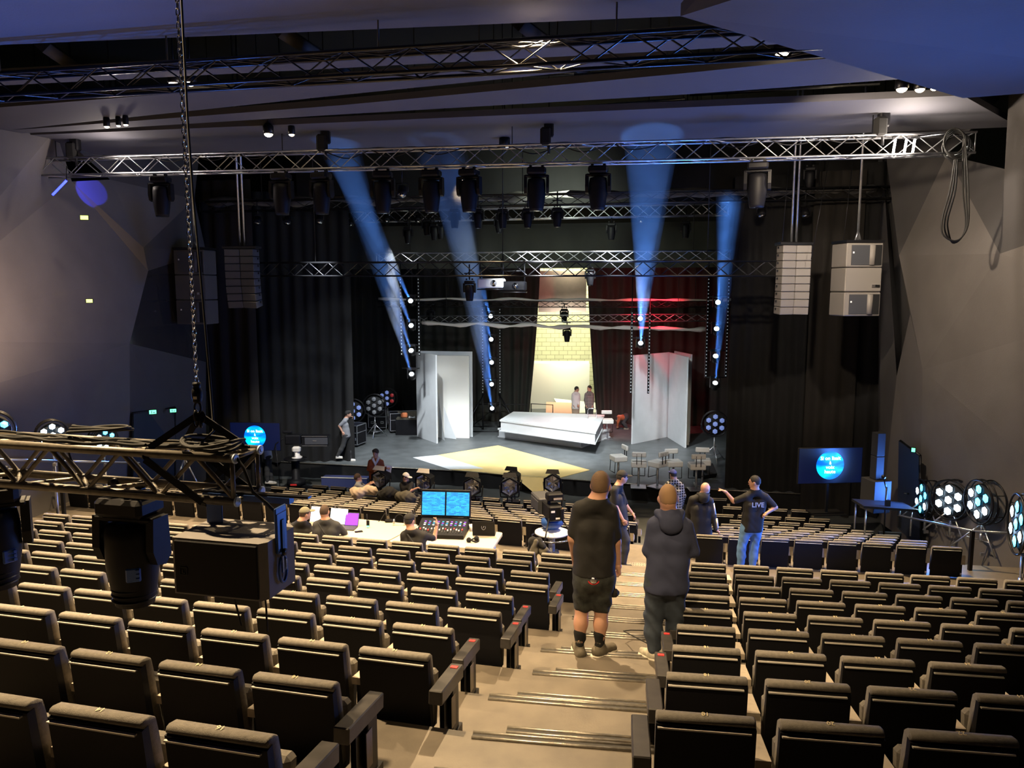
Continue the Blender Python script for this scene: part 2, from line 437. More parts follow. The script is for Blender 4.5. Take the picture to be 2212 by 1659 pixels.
if far:
    fb=MB()
    for (proto,P,rz,lab,grp,num,arm,red) in far:
        X=Matrix.Translation(P)@Matrix.Rotation(rz,4,'Z')
        fb.X=X
        for ch in proto.children:
            me=ch.data; fb.use(me.materials[0].name); fb.add([v.co.copy() for v in me.vertices],[tuple(q.vertices) for q in me.polygons],False)
    fb.X=None
    o=fb.build('theatre_seat'); tag(o,'black seats of the rows closest to the stage, past the nearer rows','seat',None,'stuff')
for p in (seat0,seatB):
    for c in list(p.children): bpy.data.objects.remove(c)
    bpy.data.objects.remove(p)
# lower floor: steps under the lower blocks plus flat front
b=mb('floor_lino')
zc=CZ-5.1
lastE=[Vector((p.x,p.y,0)) for p in edge(NL)] if False else None
def lowedge(k):
    aL_,pl=low_line(k,-1); aR_,pr=low_line(k,1)
    A=on_line=lambda p,a,X: Vector((X,p.y-(X-p.x)*math.tan(a),0))
    return [A(pl,aL_,-24),A(pl,aL_,3.1),A(pr,aR_,3.3),A(pr,aR_,14)]
E0=edge(NL)
E0=[Vector((p.x,p.y-.9,0)) for p in E0]
rows=[E0]+[lowedge(k) for k in range(1,9)]
zs=[zc]+[zlow(k) for k in range(1,9)]
rows.append([p+Vector((0,9,0)) for p in rows[-1]])
for i in range(len(rows)-1):
    z=zs[min(i,len(zs)-1)]
    if i==len(rows)-2: z=zlow(9)
    b.use('floor_lino' if i<1 else 'dark_floor')
    for s in range(3):
        A,B,C,D_=rows[i][s],rows[i][s+1],rows[i+1][s+1],rows[i+1][s]
        b.add([(A.x,A.y,z),(B.x,B.y,z),(C.x,C.y,z),(D_.x,D_.y,z)],[(0,1,2,3)])
        zn=zs[i+1] if i+1<len(zs) else z
        b.add([(D_.x,D_.y,z),(C.x,C.y,z),(C.x,C.y,zn),(D_.x,D_.y,zn)],[(0,1,2,3)])
struct(b.build('floor'),'grey-brown cross aisle and shallow terraces running down to the stage front','floor')
# ================================================================ room shell
ZS=.5   # stage level
mat('glass_dark',(.03,.028,.027),.12,.0,spec=.8)
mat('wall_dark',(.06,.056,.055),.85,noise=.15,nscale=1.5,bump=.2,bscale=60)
mat('door_blue',(.008,.014,.03),.6)
mat('drape_grey',(.035,.037,.030),.95,noise=.3,nscale=.8,bump=.5,bscale=3)
mat('drape_brown',(.010,.008,.006),.95,noise=.3,nscale=2)
def facets(name,V,F,mats,label):
    b=MB()
    P={k:U(v[0],v[1],D=v[2]) for k,v in V.items()}
    for f,mn in zip(F,mats): b.use(mn); b.add([P[k] for k in f],[tuple(range(len(f)))])
    return struct(b.build(name),label,'wall')
LV=dict(a=(-260,180,14.5),b=(-260,735,14),c=(-260,905,13.6),d=(-260,1330,13.2),C=(280,742,20.6),e=(320,585,21.6),f=(310,535,21),g=(238,388,20.6),h=(420,430,23.4),
        i=(445,545,24.4),j=(445,782,24.6),k=(445,1085,24.4),l=(282,1100,21.3),m=(120,280,17.6),n=(445,200,24.4),o=(155,392,19.3))
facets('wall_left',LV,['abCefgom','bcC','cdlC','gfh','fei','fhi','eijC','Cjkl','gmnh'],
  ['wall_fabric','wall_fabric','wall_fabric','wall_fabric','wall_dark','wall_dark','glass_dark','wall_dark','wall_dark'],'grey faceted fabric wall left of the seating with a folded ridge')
RV=dict(a=(2045,335,18.2),P=(1942,552,18.6),Q=(1966,678,18.2),R=(1937,812,19.0),T=(1903,1130,19.6),S=(1993,799,17.4),V=(2160,548,15.0),W=(2480,650,12.0),X=(2480,440,12.2),
        Y=(2480,1560,11.4),Z=(1985,1190,17.6),t=(2180,190,15),u=(2480,150,12),G=(1897,200,21.5),H=(1897,1100,21.5),K=(1950,790,20.2),N=(2300,1060,13.2))
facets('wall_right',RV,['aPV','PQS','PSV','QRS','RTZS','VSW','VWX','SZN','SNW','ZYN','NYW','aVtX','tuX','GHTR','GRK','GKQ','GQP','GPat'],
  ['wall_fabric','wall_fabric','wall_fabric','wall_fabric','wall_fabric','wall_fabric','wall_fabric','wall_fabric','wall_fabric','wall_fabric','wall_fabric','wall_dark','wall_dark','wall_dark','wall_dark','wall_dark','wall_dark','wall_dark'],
  'grey faceted fabric wall right of the seating with sharp folds')
# doors in the side walls
def door(name,pts,label,mn='door_blue'):
    b=mb(mn); P=[U(x,y,D=d) for x,y,d in pts]; n=(P[1]-P[0]).cross(P[2]-P[1]).normalized()*.04
    b.slab(P,n); o=struct(b.build(name),label,'door')
    f=mb('black_metal')
    for i in range(3): f.tube(P[i],P[i+1],.03,n=5)
    f.tube(P[0].lerp(P[2],.5)+n,P[0].lerp(P[2],.5)+n*4,.02); f.build('door_frame',None,o)
    return o
door('door_1',[(286,1085,21.0),(286,893,20.9),(378,880,22.7),(378,1070,22.8)],'dark double door in the left wall under a green exit sign')
door('door_2',[(1990,1185,17.2),(1988,985,17.1),(1945,952,18.0),(1942,1140,18.2)],'tall black doorway opening in the right wall')
mat('exit_green',(.1,.7,.25),.4,emit=(.12,1,.35),es=3)
mat('exit_yellow',(.7,.8,.2),.4,emit=(.75,1,.15),es=3)
for i,(x,y,d,mn,w,h,lab) in enumerate(((330,890,20.6,'exit_green',.17,.10,'green lit exit sign over the left door'),(374,887,22.2,'exit_green',.16,.09,'green lit emergency sign right of the left door'),
        (1973,972,16.9,'exit_green',.07,.08,'small green exit light above the right doorway'),(182,470,18.0,'exit_yellow',.16,.09,'yellow-green lamp high on the left wall'),(193,650,18.3,'exit_yellow',.13,.08,'yellow-green lamp halfway up the left wall'))):
    b=mb('black_plastic'); b.box((0,.03,0),(w+.03,.05,h+.03),bev=.01); b.use(mn); b.box((0,0,0),(w,.02,h))
    if i<2: b.use('paper'); b.box((-.03,-.012,0),(.02,.004,h*.7)); b.box((.03,-.012,-.01),(.05,.004,h*.25))
    o=b.build('exit_sign'); o.location=U(x,y,D=d-.15); o.rotation_euler=(0,0,R(-25 if x<1000 else 30)*-1); tag(o,lab,'sign')
# roof void
b=mb('void_black'); z=CZ+7.5
b.add([(-40,-10,z),(40,-10,z),(40,60,z),(-40,60,z)],[(0,1,2,3)]); struct(b.build('ceiling'),'black roof void above the hanging ceiling panels','ceiling')
b=mb('void_black'); b.add([(-40,45,0),(40,45,0),(40,45,z),(-40,45,z)],[(0,1,2,3)]); struct(b.build('wall_back'),'black rear wall of the stage house','wall')
for nm,x in (('wall_stage_left',-24),('wall_stage_right',17)):
    b=mb('void_black'); b.add([(x,24,0),(x,45,0),(x,45,z),(x,24,z)],[(0,1,2,3)]); struct(b.build(nm),'black side wall of the stage house','wall')
# ceiling panels: (upper edge pixels, lower edge pixels, height)
def panel(up,lo,h,label,th=.12,mn='ceiling_panel'):
    P=[U(x,y,z=CZ+h) for x,y in up]+[U(x,y,z=CZ+h) for x,y in lo[::-1]]
    b=mb(mn); b.slab(P,(0,0,th)); o=b.build('ceiling_panel'); return struct(o,label,'ceiling panel')
# nearest blue panel and big folded wedge on the right
P=[Vector((-14,2.2,CZ+3.1)),U(-500,122,z=CZ+3.3),U(0,97,z=CZ+3.3),U(1470,35,z=CZ+3.3)]
b=mb('ceiling_panel'); Q=[(-14,1.5,CZ+3.7),U(-500,124,z=CZ+3.3),U(0,97,z=CZ+3.3),U(1470,35,z=CZ+3.3),U(1640,28,z=CZ+3.32),(4.6,1.5,CZ+4.6)]
b.slab(Q,(0,0,.12)); struct(b.build('ceiling_panel'),'large blue-lit ceiling panel across the top left of the view','ceiling panel')
b=mb('ceiling_panel'); A_=U(1470,35,D=7.6); B_=U(2080,212,D=10.2); C_=U(2600,172,D=9.0); E_=U(2212,-200,D=4.6)
b.slab([A_,B_,C_,E_,Vector((4,1.5,CZ+4.4))],(0,0,.12)); struct(b.build('ceiling_panel'),'large blue folded ceiling wedge at the top right','ceiling panel')
panel([(-300,187),(0,165),(740,127),(1480,75),(1640,66)],[(-300,205),(0,185),(740,147),(1480,108),(1720,93)],3.45,'narrow grey ceiling panel directly behind the nearest truss')
panel([(-300,250),(0,232),(740,172),(1440,122)],[(-300,298),(0,283),(740,205),(1290,150)],3.4,'grey-blue ceiling panel tapering to the right, second behind the nearest truss')
panel([(-200,292),(70,278),(740,227),(1480,158),(1830,122)],[(-200,300),(170,282),(740,247),(1480,204),(1960,170)],3.4,'grey ceiling panel widening to the right, third behind the nearest truss')
panel([(-200,302),(180,287),(740,264),(1480,232),(2080,206)],[(-200,360),(150,347),(740,333),(1480,303),(2200,274)],3.4,'widest dark grey ceiling panel just above the main lighting truss')
# steel beams and rods seen in the gaps
for i,(x0,y0,x1,y1,lab) in enumerate(((90,95,170,150,'first'),(600,62,750,160,'second'),(1120,48,1260,150,'third'))):
    b=mb('riser_dark'); b.tube(U(x0,y0,z=CZ+4.2),U(x1,y1,z=CZ+4.2),.14,n=4); o=b.build('roof_beam'); struct(o,f'dark roof beam above the ceiling panels, {lab} from the left','beam')
for i,(x0,y0,x1,y1) in enumerate(((70,284,180,281),(200,281,500,266),(740,258,925,247),(1000,250,1480,214),(1240,163,1480,148),(1000,168,1240,158),(1490,205,1900,181))):
    b=mb('alu'); b.tube(U(x0,y0,z=CZ+3.75),U(x1,y1,z=CZ+3.75),.03,n=6); o=b.build('catwalk_rail'); tag(o,'pale steel catwalk rail above the ceiling panels, '+['leftmost, in the corner above the left wall','left one, above the pair of small downlights','left of centre, just above the widest panel','right of centre, just above the widest panel','upper one right of centre','short one at the top centre','rightmost, beside the blue wedge'][i],'rail','catwalk rails')
    b2=mb('riser_dark')
    for tt in (.15,.85):
        q=U(x0,y0,z=CZ+3.75).lerp(U(x1,y1,z=CZ+3.75),tt); b2.tube(q,q+Vector((0,0,3.72)),.012,n=5)
    b2.build('hanger',None,o)
# warm downlights
mat('lamp_glow',(1,.85,.6),.4,emit=(1,.78,.45),es=28)
for i,(x,y,r,lab) in enumerate(((376,183,.085,'left of the two near the hanging chain'),(411,182,.085,'right of the two near the hanging chain'),(580,292,.09,'the larger one below the widest panel on the left'),(630,293,.06,'the small one right of its larger twin'),
     (1090,317,.10,'the single one at centre above the main truss'),(1689,120,.095,'the single bright one by the blue wedge'),(1948,195,.09,'leftmost of the row of three under the wedge tip'),(1987,196,.08,'middle of the row of three under the wedge tip'),(2018,194,.06,'rightmost of the row of three under the wedge tip'),
     (231,276,.05,'left of the three in the left corner'),(256,274,.04,'middle of the three in the left corner'),(272,272,.045,'right of the three in the left corner'))):
    p=U(x,y,z=CZ+3.42 if y<250 else CZ+3.2); b=mb('black_metal'); b.lathe((0,0,.02),[(r*1.0,0),(r*1.25,.02),(r*1.25,.16),(r*.6,.22)],n=12); b.tube((0,0,.2),(0,0,1.1 if i not in(4,) else 1.4),.015)
    t=thing('ceiling_downlight','small warm ceiling downlight, '+lab,'downlight',p); b.build('housing',None,t); g=mb('lamp_glow'); g.ball((0,0,.03),(r,r,r*.75)); g.build('bulb',None,t)
# ================================================================ stage
def poly_z(pts,z): return [Vector((*U(x,y,z=z).xy,z)) for x,y in pts]
fr=poly_z([(-60,958),(330,985),(600,997),(976,1016),(1240,1036),(1500,1055),(1736,1067)],ZS)
b=mb('stage_floor')
back=[(14,44.5,ZS),(-23,44.5,ZS)]
pts=fr+[Vector((fr[-1].x+.3,26.5,ZS)),Vector((14,26.5,ZS))]+[Vector(q) for q in back]
b.add(pts,[tuple(range(len(pts)))])
b.use('black_cloth')
for i in range(len(fr)-1):
    a,c=fr[i],fr[i+1]; N=int((c-a).length/.12)+1
    for k in range(N):
        p=a.lerp(c,k/N);q=a.lerp(c,(k+1)/N); oy=.03*math.sin(k*1.3)+.02; oy2=.03*math.sin((k+1)*1.3)+.02
        b.add([p,q,(q.x,q.y-oy2,0),(p.x,p.y-oy,0)],[(0,1,2,3)],True)
a=fr[-1]; b.add([a,a+Vector((.3,4,0)),(a.x+.3,a.y+4,0),(a.x,a.y,0)],[(0,1,2,3)])
struct(b.build('floor'),'grey vinyl stage floor with black skirt along its curved front','stage')
b=mb('nosing_metal')
for i in range(len(fr)-1): b.tube(fr[i]-Vector((0,.02,0)),fr[i+1]-Vector((0,.02,0)),.018,n=5)
struct(b.build('trim_1'),'thin pale edge strip along the stage front','trim')
def curtain(name,pts,z0,z1,mn,label,amp=.09,wl=.35,kind=None,sag=0,taper=None):
    # pts: xy polyline ; folds along it
    b=mb(mn); P=[Vector((p[0],p[1],0)) for p in pts]; L=[0]
    for i in range(1,len(P)): L.append(L[-1]+(P[i]-P[i-1]).length)
    n=max(4,int(L[-1]/(wl/7))); rowsn=7; V=[]
    ph=random.random()*6
    for r_ in range(rowsn):
        t=r_/(rowsn-1); z=z1+(z0-z1)*t
        for i in range(n+1):
            s=L[-1]*i/n; k=max(j for j in range(len(L)) if L[j]<=s+1e-9); k=min(k,len(P)-2)
            d=(P[k+1]-P[k]).normalized(); q=P[k]+d*(s-L[k]); nn=Vector((-d.y,d.x,0))
            w=amp*(.35+.65*t)*(math.sin(2*PI*s/wl+ph)+.5*math.sin(2*PI*s/wl/2.3+1.3+t*.6)+.3*math.sin(s*.9+t*2))
            q=q+nn*w
            if taper: q=q+taper(s/L[-1],t)
            V.append((q.x,q.y,z))
    F=[(r_*(n+1)+i,r_*(n+1)+i+1,(r_+1)*(n+1)+i+1,(r_+1)*(n+1)+i) for r_ in range(rowsn-1) for i in range(n)]
    b.add(V,F,True); o=b.build(name); tag(o,label,'curtain',None,kind); return o
def pxy(x,D,y=800): p=U(x,y,D=D); return (p.x,p.y)
curtain('curtain',[pxy(440,25.0),pxy(556,24.6)],.0,CZ+3.4,'drape_brown','dark brown-black drape beside the left wall, behind the left speaker array',.1,.5)
curtain('curtain',[pxy(550,26.0),pxy(762,26.4)],ZS,CZ+3.2,'black_cloth','tall black curtain left of the stage opening',.09,.4)
curtain('curtain',[pxy(1574,22.6),pxy(1760,22.0)],ZS,CZ+3.2,'black_cloth','tall black curtain right of the stage opening',.09,.4)
curtain('curtain',[pxy(1742,21.7),pxy(1850,21.3)],.0,CZ+3.2,'drape_brown','dark brown drape behind the right line array',.09,.45)
curtain('curtain',[pxy(1835,21.5),pxy(1912,21.2)],.0,CZ+3.4,'black_cloth','narrow black drape between subwoofers and right wall',.07,.4)
curtain('curtain',[pxy(745,32.0),pxy(812,33.6),pxy(915,34.6)],ZS,CZ+4,'black_cloth','black wing curtain behind the flight cases',.12,.45)
def topen(s,t): return Vector((-.55*(t**1.6)*(s>.8)*(s-.8)*5,0,0))
def topen2(s,t): return Vector((.55*(t**1.6)*(s<.2)*(.2-s)*5,0,0))
curtain('curtain',[pxy(880,34.6),pxy(1022,34.5),pxy(1168,34.3)],ZS,CZ+2.6,'drape_grey','dark backdrop curtain left of the lit rear opening',.12,.5,taper=topen)
curtain('curtain',[pxy(1264,33.8),pxy(1420,33.4),pxy(1600,33)],ZS,CZ+2.6,'drape_grey','dark backdrop curtain right of the lit rear opening',.12,.5,taper=topen2)
cb_=curtain('curtain',[pxy(752,28.5,500),pxy(1160,27.2,500),pxy(1575,26.0,500)],CZ+.75,CZ+2.3,'drape_grey','grey-green border cloth hanging below the rear rig',.05,.9)
curtain('curtain',[pxy(640,24.9,400),pxy(1200,23.6,400),pxy(1900,21.9,400)],CZ+2.6,CZ+4.3,'black_cloth','black border high behind the main truss',.03,1.5)
# lit rear room behind the opening
mat('block_wall',(.62,.62,.38),.8)
nt=M['block_wall'].node_tree; bt=nt.nodes.new('ShaderNodeTexBrick'); tc=nt.nodes.new('ShaderNodeTexCoord'); mp=nt.nodes.new('ShaderNodeMapping'); mp.inputs['Rotation'].default_value=(R(90),0,0)
nt.links.new(tc.outputs['Object'],mp.inputs[0]); nt.links.new(mp.outputs[0],bt.inputs[0]); bt.inputs['Color1'].default_value=(.6,.6,.40,1); bt.inputs['Color2'].default_value=(.52,.53,.35,1); bt.inputs['Mortar'].default_value=(.25,.25,.15,1); bt.inputs['Scale'].default_value=1.1; bt.inputs['Mortar Size'].default_value=.012
nt.links.new(bt.outputs['Color'],nt.nodes['Principled BSDF'].inputs['Base Color'])
def vrect(x0,x1,y0,y1,D,mn,name,th=.06,parent=None):
    a=U(x0,y1,D=D);c=U(x1,y1,D=D); Y=a.y; z0=a.z; z1=U(x0,y0,Y=Y).z
    xb=U(x1,y1,Y=Y).x
    b=mb(mn); b.box(((a.x+xb)/2,Y,(z0+z1)/2),(abs(xb-a.x),th,z1-z0)); return b.build(name,None,parent)
o=vrect(1090,1340,560,935,41.5,'block_wall','wall_rear',.2); struct(o,'yellow-lit concrete block wall behind the rear opening','wall')
mat('gauze',(.85,.68,.64),.9,noise=.1,nscale=4)
o=vrect(1163,1266,585,674,37,'gauze','hanging_screen',.04); tag(o,'pinkish-white cloth screen hanging in the rear opening','screen')
b=mb('black_metal')
for xx in (1175,1255): q=U(xx,588,D=37); b.tube(q,(q.x,q.y,CZ+7.45),.01,n=4)
b.build('suspension_line',None,o)
mat('panel_white',(.72,.72,.6),.6)
o=thing('white_panel','large white perforated panel standing in the rear room','panel'); vrect(1146,1272,785,915,38.5,'panel_white','face',.08,o); vrect(1146,1272,780,787,38.4,'white_paint','top_edge',.12,o)
mat('orange_board',(.75,.42,.28),.7)
b=mb('orange_board'); Q=[U(1178,918,D=35.3),U(1180,870,D=37.4),U(1238,872,D=37.4),U(1236,918,D=35.3)]; b.slab(Q,(0,0,.04)); tag(b.build('ramp_board'),'pinkish-orange sloping board in the rear opening','board')
b=mb('panel_white'); Q=[U(1236,930,D=35.9),U(1196,862,D=38.0),U(1290,872,D=38.0),U(1290,930,D=35.9)]; b.slab(Q,(0,0,.04)); tag(b.build('ramp_board'),'pale sloping board behind the two men at the rear','board')
# ================================================================ set pieces
def zfix(x,y): return U(x,y,z=ZS)
def leaf(b,p0,p1,h,th,curve=0):
    # upright page from floor point p0 to p1
    p0=Vector((p0.x,p0.y,ZS+.005)); p1=Vector((p1.x,p1.y,ZS+.005)); d=(p1-p0).normalized(); n=Vector((-d.y,d.x,0))*th
    b.slab([p0,p1,p1+Vector((0,0,h)),p0+Vector((0,0,h))],n)
H=3.42
# left upright book: front cover, inner page block, curved loose pages
bk=thing('upright_book_prop','white giant open book standing left on the stage','stage prop')
A0=zfix(904,943);A1=zfix(946,958);Bk0=zfix(1018,945)
hin=zfix(950,925)
b=mb('white_paint'); leaf(b,A1,A0,H,.06); b.build('cover',None,bk)
spine=A0+Vector((.05,.5,0))
b=mb('white_paint'); leaf(b,zfix(906,940),zfix(1021,944),H+.02,.05); b.build('cover',None,bk)
b=mb('white_plastic'); leaf(b,zfix(912,945),zfix(1014,947),H-.12,.10); b.build('page_block',None,bk)
for (x0,y0,x1,y1,hh) in ((944,950,961,952,1.0),(946,947,986,949,1.0)):
    b=mb('white_paint'); p0=zfix(946,944)+Vector((0,0,0)); q=zfix(x1,y1); n=8
    V=[];
    for k in range(n+1):
        t=k/n; zz=ZS+.01+(H*.80)*(1-t)**1.0*1.0; r=t**1.7
        V.append(Vector((p0.x+(q.x-p0.x)*r,p0.y+(q.y-p0.y)*r,zz)))
    F=[];W2=[v.copy() for v in V]; base=[Vector((p0.x,p0.y,v.z)) for v in V]
    m=len(V); b.add(V+base,[(k,k+1,m+k+1,m+k) for k in range(m-1)]); b.add([v+Vector((0,-.02,0)) for v in V]+[v+Vector((0,-.02,0)) for v in base],[(k,k+1,m+k+1,m+k) for k in range(m-1)])
    b.build('loose_page',None,bk)
bk=thing('upright_book_prop','white giant open book standing right on the stage','stage prop')
b=mb('white_paint'); leaf(b,zfix(1366,960),zfix(1442,944),H,.06); b.build('cover',None,bk)
b=mb('white_paint'); leaf(b,zfix(1442,945),zfix(1479,968),H,.06); b.build('cover',None,bk)
b=mb('white_plastic'); leaf(b,zfix(1444,941),zfix(1476,962),H-.1,.22); b.build('page_block',None,bk)
b=mb('white_paint'); leaf(b,zfix(1452,938),zfix(1487,955),H,.06); b.build('cover',None,bk)
# lying books = platform
def block(name,px,zt,zb,mn,parent=None,inset=0):
    P=poly_z(px,zt); c=sum(P,Vector())/len(P)
    P=[p+(c-p).normalized()*inset for p in P]
    b=mb(mn); b.slab(P,(0,0,zb-zt)); return b.build(name,None,parent)
def lying_book(px,z0,z1,label):
    # px given for the top face
    t=thing('lying_book_prop',label,'stage platform'); 
    block('top_cover',px,z1,z1-.06,'white_paint',t)
    P=poly_z(px,z1); c=sum(P,Vector())/4
    for nm,za,zb,ins in (('page_block',z1-.06,z0+.05,.05),('bottom_cover',z0+.05,z0+.003,0)):
        Q=[p+(c-p).normalized()*ins for p in P]; b=mb('white_paint'); b.slab([Vector((q.x,q.y,za)) for q in Q],(0,0,zb-za)); b.build(nm,None,t)
    return t
lying_book([(1079,907),(1109,889),(1307,896),(1287,934)],ZS+.375,ZS+.83,'thick white giant book lying on top, pink light on its upper face')
lying_book([(1075,925),(1140,906),(1319,926),(1257,947)],ZS,ZS+.37,'white giant book lying beneath, its corners sticking out in front')
# diamond floor cloth
b=mb('yellow_floor'); P=poly_z([(892,988),(1076,962),(1274,1015),(1215,1032),(1105,1019)],ZS+.012); 
dia=thing('floor_cloth','yellow and white diamond-shaped floor cloth spilling over the stage front','floor cloth')
E1=U(892,988,z=ZS+.012);E2=U(1076,962,z=ZS+.012);E3=U(1274,1015,z=ZS+.012);E4=U(1200,1034,z=ZS+.012);E5=U(1110,1027,z=ZS+.012);E6=U(972,1014,z=ZS+.012)
b=mb('yellow_floor'); W1=U(945,983,z=ZS+.012); W2_=U(1045,1012,z=ZS+.012)
b.slab([W1,E2,E3,E4,E5,E6,W2_],(0,0,-.01)); b.build('yellow_field',None,dia)
b=mb('white_paint'); b.slab([E1,W1,W2_,E6],(0,0,-.01)); b.build('white_field',None,dia,'white corner of the cloth')
b=mb('yellow_floor'); f1=U(1110,1027,z=ZS+.014)+Vector((0,-.06,0)); f2=U(1205,1034,z=ZS+.014)+Vector((0,-.06,0)); tip=U(1161,1062,z=.05)
b.slab([f1,f2,Vector((tip.x+.02,f2.y-.5,.03)),Vector((tip.x-.05,f1.y-.45,.03))],(0,-.01,-.005)); b.build('hanging_corner',None,dia)
# ================================================================ trusses
def truss(label,p0,p1,w=.3,h=.3,r=.025,rb=.011,bay=.5,mn='alu',near=False,group=None,name='lighting_truss',hang=None,chords=4):
    p0=Vector(p0);p1=Vector(p1);c=(p0+p1)/2; t=thing(name,label,'truss',c,0,group)
    a=p0-c;e=p1-c;d=(e-a);L=d.length;d.normalize(); s=d.cross(Vector((0,0,1))).normalized(); u=s.cross(d).normalized()
    cs=[(s*i*w/2+u*j*h/2) for i,j in((-1,-1),(1,-1),(1,1),(-1,1))] if chords==4 else [s*-w/2+u*h/2,s*w/2+u*h/2,u*-h/2]
    for o in cs:
        b=mb(mn); b.tube(a+o,e+o,r,n=10 if near else 6); 
        if near: b.use('blue_lit_ring'); b.lathe(e+o,[(r*.72,-.004),(r*1.08,-.004),(r*1.08,.006),(r*.72,.006)],d,n=14)
        b.build('chord',None,t)
    n=max(2,int(L/bay)); b=mb(mn); m=len(cs)
    for f in range(m):
        A,B=cs[f],cs[(f+1)%m]
        if near: b=mb(mn)
        for k in range(n):
            q0=a+d*(L*k/n);q1=a+d*(L*(k+1)/n)
            P,Q=(A,B) if (k+f)%2==0 else (B,A)
            b.tube(q0+P,q1+Q,rb,n=8 if near else 4,caps=False)
        for q in (a+d*.02,e-d*.02): b.tube(q+A,q+B,rb,n=8 if near else 4)
        if near: b.build('bracing',None,t)
    if not near: b.build('bracing',None,t)
    if hang:
        for f_ in hang: b=mb('black_metal'); q=a.lerp(e,f_); b.tube(q+u*h/2,q+Vector((0,0,CZ+7.49-(c+q).z)),.012,n=5); b.build('hanging_wire',None,t)
    return t
mat('blue_lit_ring',(.55,.68,.9),.4)  # blue lamp light painted into the near truss's pipe-end colour
TA=truss('nearest black square lighting truss crossing below the ceiling',U(-120,196,z=CZ+2.78),U(1790,82,z=CZ+2.78),.3,.29,.024,.011,.42,'truss_black',hang=(.08,.3,.55,.8))
TBz=CZ+2.8
TB0=U(55,364,z=TBz);TB1=U(2100,311,z=TBz)
truss('main lighting truss carrying the row of big moving heads',TB0,TB1,.36,.38,.024,.011,.45,'alu',hang=(.04,.31,.56,.91))
truss('dark truss behind the main one, half covered by rolled cloth',U(436,447,z=CZ+2.5),U(1942,416,z=CZ+2.5),.3,.3,.022,.01,.5,'truss_black',hang=(.1,.5,.9))
truss('bright aluminium rear truss over the stage above the border cloth',U(712,470,z=CZ+2.5),U(1574,452,z=CZ+2.5),.35,.36,.024,.014,.4,'alu',hang=(.1,.9))
truss('short upper aluminium truss above the right end of the rear truss',U(1470,430,z=CZ+3.0),U(1574,428,z=CZ+3.0),.3,.25,.024,.014,.3,'alu',hang=(.2,.9))
truss('long black truss spanning above the set from left array to right array',U(548,582,D=21.3),U(1692,580,D=18.9),.3,.36,.024,.012,.42,'truss_black',hang=(.13,.5,.87))
truss('truss right behind and above the long black one',U(815,557,D=25.6),U(1578,552,D=23.9),.3,.30,.022,.012,.42,'alu',hang=(.1,.9))
truss('upper thin rear truss with a cloth roll on it',U(818,657,D=30.5),U(1582,657,D=28.8),.25,.22,.018,.01,.4,'truss_black',hang=(.1,.9))
truss('lower thin rear truss above the white cloth edge',U(905,690,D=30.2),U(1530,686,D=28.6),.25,.26,.018,.01,.4,'alu',hang=(.1,.9))
# cloth rolls on trusses
mat('cloth_white',(.62,.58,.56),.9); mat('cloth_grey',(.10,.095,.09),.95,noise=.4,nscale=3)
def roll(label,p0,p1,r,mn,sag=.06,n=40,flat=1):
    b=mb(mn); p0=Vector(p0);p1=Vector(p1); V=[];F=[];d=(p1-p0).normalized();s=d.cross(Vector((0,0,1))).normalized(); m=10
    for i in range(n+1):
        t=i/n; c=p0.lerp(p1,t)-Vector((0,0,sag*abs(math.sin(t*PI*5))))+Vector((0,0,r*.25*math.sin(t*37)))
        rr=r*(.8+.25*math.sin(t*53)+.15*math.sin(t*91)) 
        for k in range(m):
            a=2*PI*k/m; V.append(c+s*math.cos(a)*rr*1.5+Vector((0,0,math.sin(a)*rr*(1+.25*math.sin(a*3+i*.8))*flat)))
    for i in range(n):
        for k in range(m): F.append((i*m+k,i*m+(k+1)%m,(i+1)*m+(k+1)%m,(i+1)*m+k))
    F+=[tuple(range(m)),tuple(range(n*m,n*m+m))]
    b.add(V,F,True); o=b.build('cloth_roll'); tag(o,label,'cloth'); return o
roll('grey bundled cloth lying along the dark truss behind the moving heads',U(450,436,z=CZ+2.72),U(1890,407,z=CZ+2.72),.13,'cloth_grey',.05,90)
roll('thin white to red lit cloth roll on the upper rear truss',U(818,645,D=30.4),U(1582,647,D=28.7),.055,'cloth_white',.04,50)
roll('white cloth edge stretched below the lower rear truss, reddish at right',U(912,697,D=30.0),U(1526,710,D=28.4),.075,'cloth_white',.05,50)
